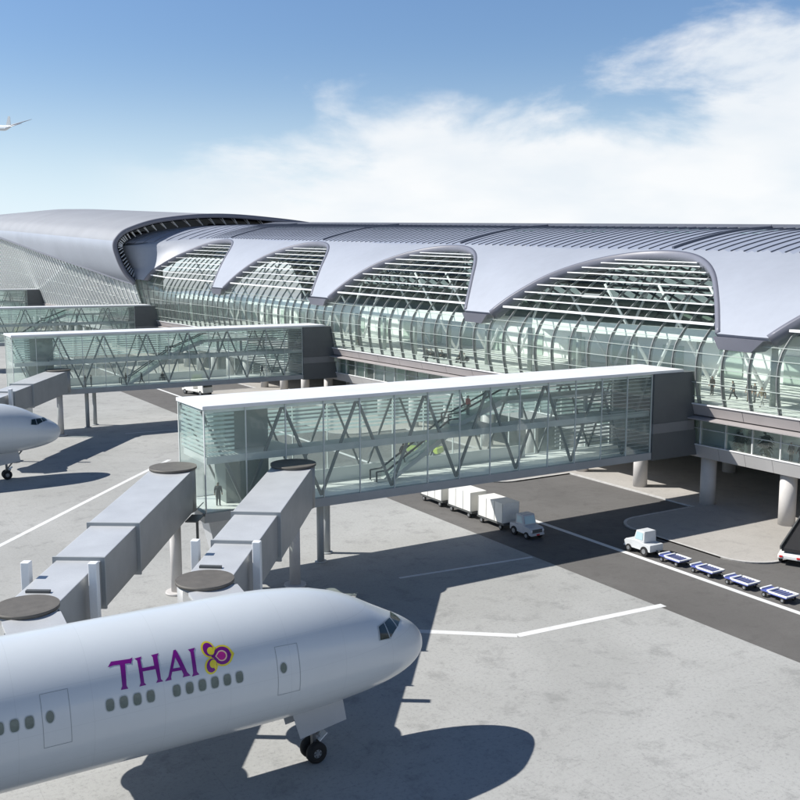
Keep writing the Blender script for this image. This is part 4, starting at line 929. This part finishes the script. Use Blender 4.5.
# ------------------------------------------------------------------ people
def skin_person(pose, top, legs):
    if pose == 'stand': J = dict(hip=(0,0,.95), chest=(0,0,1.35), neck=(0,0,1.5), head=(.02,0,1.66), el=((-.02,.25,1.12),(.02,-.25,1.12)), hand=((.06,.27,.86),(.12,-.26,.88)), kn=((.02,.1,.5),(.0,-.1,.5)), ft=((-.02,.11,.06),(-.02,-.11,.06)))
    elif pose == 'walk': J = dict(hip=(0,0,.93), chest=(.03,0,1.34), neck=(.05,0,1.49), head=(.09,0,1.65), el=((-.12,.25,1.12),(.14,-.25,1.12)), hand=((-.06,.27,.87),(.3,-.24,.95)), kn=((.2,.09,.52),(-.08,-.09,.5)), ft=((.3,.1,.07),(-.38,-.1,.13)))
    else: J = dict(hip=(0,0,.5), chest=(-.08,0,.92), neck=(-.08,0,1.07), head=(-.03,0,1.23), el=((0,.26,.75),(0,-.26,.75)), hand=((.28,.18,.62),(.28,-.18,.62)), kn=((.45,.1,.5),(.45,-.1,.5)), ft=((.48,.11,.07),(.42,-.11,.07)))
    V = [J['hip'], J['chest'], J['neck'], J['head'], tuple(Vector(J['head'])+Vector((.01,0,.09)))]; Rr = [.16,.19,.065,.105,.08]; Ed = [(0,1),(1,2),(2,3),(3,4)]
    for i in (0,1):
        sg = (1,-1)[i]; b = len(V); c = Vector(J['chest'])
        V += [tuple(c+Vector((0,.2*sg,.08))), J['el'][i], J['hand'][i], tuple(Vector(J['hand'][i])+Vector((.02,0,-.11)))]; Rr += [.085,.06,.042,.032]; Ed += [(1,b),(b,b+1),(b+1,b+2),(b+2,b+3)]
        b = len(V); h = Vector(J['hip']); V += [tuple(h+Vector((.0,.095*sg,-.04))), J['kn'][i], J['ft'][i], tuple(Vector(J['ft'][i])+Vector((.17,.01*sg,-.02)))]; Rr += [.115,.082,.06,.045]; Ed += [(0,b),(b,b+1),(b+1,b+2),(b+2,b+3)]
    me = bpy.data.meshes.new('person_base'); me.from_pydata(V, Ed, []); o = bpy.data.objects.new('person_base', me); COL.objects.link(o)
    o.modifiers.new('skin', 'SKIN'); sub = o.modifiers.new('sub', 'SUBSURF'); sub.levels = 1; sub.render_levels = 1
    for i, r in enumerate(Rr): me.skin_vertices[0].data[i].radius = (r, r)
    me.skin_vertices[0].data[0].use_root = True
    dg = bpy.context.evaluated_depsgraph_get(); dg.update(); nm = bpy.data.meshes.new_from_object(o.evaluated_get(dg)); bpy.data.objects.remove(o); nm.name = 'person'
    nm.materials.clear()
    for m in (top, legs, M_SKIN, M_HAIR): nm.materials.append(m)
    hz = J['neck'][2]; hip = J['hip'][2]; hx = J['head'][0]
    for p in nm.polygons:
        c = p.center; p.use_smooth = True
        if c.z > J['head'][2]+.045 or (c.z > J['head'][2]-.05 and c.x < hx-.03): p.material_index = 3
        elif c.z > hz+.01: p.material_index = 2
        elif abs(c.y) > .2 and min((c-Vector(h)).length for h in J['hand']) < .14: p.material_index = 2
        elif pose == 'sit': p.material_index = 1 if (c.x > .12 and c.z < .62) or c.z < .48 else 0
        else: p.material_index = 1 if c.z < hip+.02 and not (abs(c.y) > .2) else 0
        if c.z < .1: p.material_index = 3
    return nm
pose_mesh = {}
def person(loc, rz, pose, ti, li, label, s=1.0):
    key = (pose, ti, li)
    if key not in pose_mesh: pose_mesh[key] = skin_person(pose, CLOTH[ti], CLOTH[li])
    o = bpy.data.objects.new('person', pose_mesh[key]); COL.objects.link(o); o.location = loc; o.rotation_euler = (0,0,R(rz)); o.scale = (s,s,s)
    return tag(o, label, 'person', 'people inside the glazed buildings')
F2 = 10.6
# a row of seats with travellers, behind the curtain wall
for i, y in enumerate((113.6, 119.4, 122.4)):
    sx = 79.6
    t = thing('bench_seat', ('dark bench inside the glazing, nearest of the three', 'dark bench inside the glazing, middle of the three', 'dark bench inside the glazing, farthest of the three')[i], 'bench', (sx, y, F2), 0, 'benches behind the curtain wall')
    mb = MB(); mb.box(-.25,.25,-1.3,1.3,.38,.47); mb.build('seat', M_SEAT, t); mb = MB(); mb.box(.26,.34,-1.3,1.3,.4,.92); mb.build('backrest', M_SEAT, t)
    for yy in (-1.1,1.1):
        l = MB(); l.box(-.2,.2,yy-.04,yy+.04,0,.38); l.build('leg', M_HUB, t)
S = F2-.02
for loc, rz, pose, ti, li, lab in (
    ((79.5,118.9,S), 180, 'sit', 1, 1, 'person in black seated at the near end of the middle bench'),
    ((79.5,120.0,S), 180, 'sit', 0, 1, 'person in navy seated at the far end of the middle bench'),
    ((79.5,121.8,S), 180, 'sit', 2, 1, 'person in grey top seated on the farthest bench'),
    ((79.5,123.0,S), 180, 'sit', 1, 0, 'person in black top and navy trousers seated on the farthest bench'),
    ((79.5,113.1,S), 180, 'sit', 4, 1, 'person in white top seated on the nearest bench'),
    ((79.5,114.2,S), 180, 'sit', 1, 1, 'person in black seated on the nearest bench beside a white top'),
    ((80.5,146,F2), 200, 'stand', 1, 1, 'person in black standing inside the glazing left of the benches'),
    ((82.4,70.6,F2), 180, 'stand', 3, 1, 'person in brown coat standing by a mullion beside the dark link block'),
    ((81.1,66.7,F2), 120, 'walk', 2, 1, 'person in grey top walking behind the curtain wall'),
    ((81.3,64.9,F2), 200, 'stand', 3, 5, 'person in brown top with tan trousers standing behind the curtain wall'),
    ((81.3,64.2,F2), 150, 'stand', 1, 2, 'person in black top with grey trousers standing behind the curtain wall'),
    ((79.4,61.8,F2), 180, 'walk', 5, 4, 'person in tan top walking alone near the right edge, upper floor'),
    ((78.6,83.5,F2), 180, 'stand', 1, 0, 'person in black top and navy trousers behind the right end of the white roof'),
    ((78.6,81.0,F2), 160, 'stand', 1, 1, 'person all in black behind the right end of the white roof'),
    ((78.6,57.6,5.95), 180, 'stand', 2, 1, 'person in grey top standing in the lower windows, left of a pair'),
    ((78.4,56.4,5.95), 170, 'walk', 1, 2, 'person in black top with grey trousers in the lower windows, right of a pair'),
    ((25.6,69.0,6.1), 60, 'stand', 2, 2, 'person all in grey near the glass end of the front gate building'),
    ((42.8,70.0,7.35), 0, 'walk', 1, 1, 'person in black riding the lower escalator in the front gate building'),
    ((50.0,70.4,10.98), 0, 'stand', 6, 1, 'person in red top riding the upper escalator in the front gate building'),
    ((34.4,148.2,6.28), 200, 'stand', 5, 1, 'person in tan top standing at left in the second gate building'),
    ((35.3,148.3,6.28), 160, 'stand', 2, 1, 'person in grey top with black trousers at left in the second gate building'),
    ((40.6,148.4,6.28), 180, 'stand', 3, 1, 'person in brown top standing near the escalator in the second gate building'),
    ((43.0,148.2,6.28), 150, 'walk', 1, 1, 'person in black walking near the escalator in the second gate building'),
    ((63.4,148.6,6.28), 100, 'walk', 0, 1, 'person in navy walking at right in the second gate building'),
    ((47.2,151.0,6.23), -90, 'sit', 1, 1, 'person in black sitting low inside the second gate building'),
):
    person(loc, rz, pose, ti, li, lab, 1.16 if loc[2] > 10.5 and loc[0] > 70 else 1.05)
# bench the low sitter uses
t = thing('bench_seat', 'small dark bench in the second gate building', 'bench', (47.2,151.1,6.28), R(-90)); mb = MB(); mb.box(-.25,.25,-.6,.6,.38,.46); mb.build('seat', M_SEAT, t)
for yy in (-.5,.5):
    l = MB(); l.box(-.2,.2,yy-.04,yy+.04,0,.38); l.build('leg', M_HUB, t)
# indoor palms behind the lower windows
def palm(x, y, lab, seed):
    rnd = random.Random(seed); t = thing('potted_palm', lab, 'plant', (x, y, 5.95), 0, 'palms behind the lower windows')
    mb = MB(); mb.tube((0,0,0), (0,0,.55), .3, .42, n=18); mb.build('pot', M_DSTEEL, t)
    mb = MB(); mb.tube((0,0,.5), (.05,.05,1.8), .07, .05, n=8); mb.build('trunk', M_CAP, t)
    mb = MB()
    for k in range(110):
        a = rnd.uniform(0, 6.283); e = rnd.uniform(-.5, 1.1); L_ = rnd.uniform(.5, .95); z0 = rnd.uniform(1.0, 2.4); p0 = Vector((.05*math.cos(a), .05*math.sin(a), z0)); d = Vector((math.cos(a)*math.cos(e), math.sin(a)*math.cos(e), math.sin(e)))
        sd2 = Vector((-math.sin(a), math.cos(a), 0)); prev = None
        for i in range(5):
            f = i/4; c = p0 + d*L_*f - Vector((0,0,.45*f*f)); w = .17*math.sin(math.pi*min(.98, f*.9+.08)); cur = (c-sd2*w, c+sd2*w)
            if prev: mb.face([prev[0], prev[1], cur[1], cur[0]], 0, True)
            prev = cur
    mb.build('fronds', M_LEAF, t, fix=False)
palm(77.2, 62.3, 'dark palm in the lower windows, left of the other palm', 3)
palm(77.2, 59.4, 'dark palm in the lower windows, beside two standing people', 5)
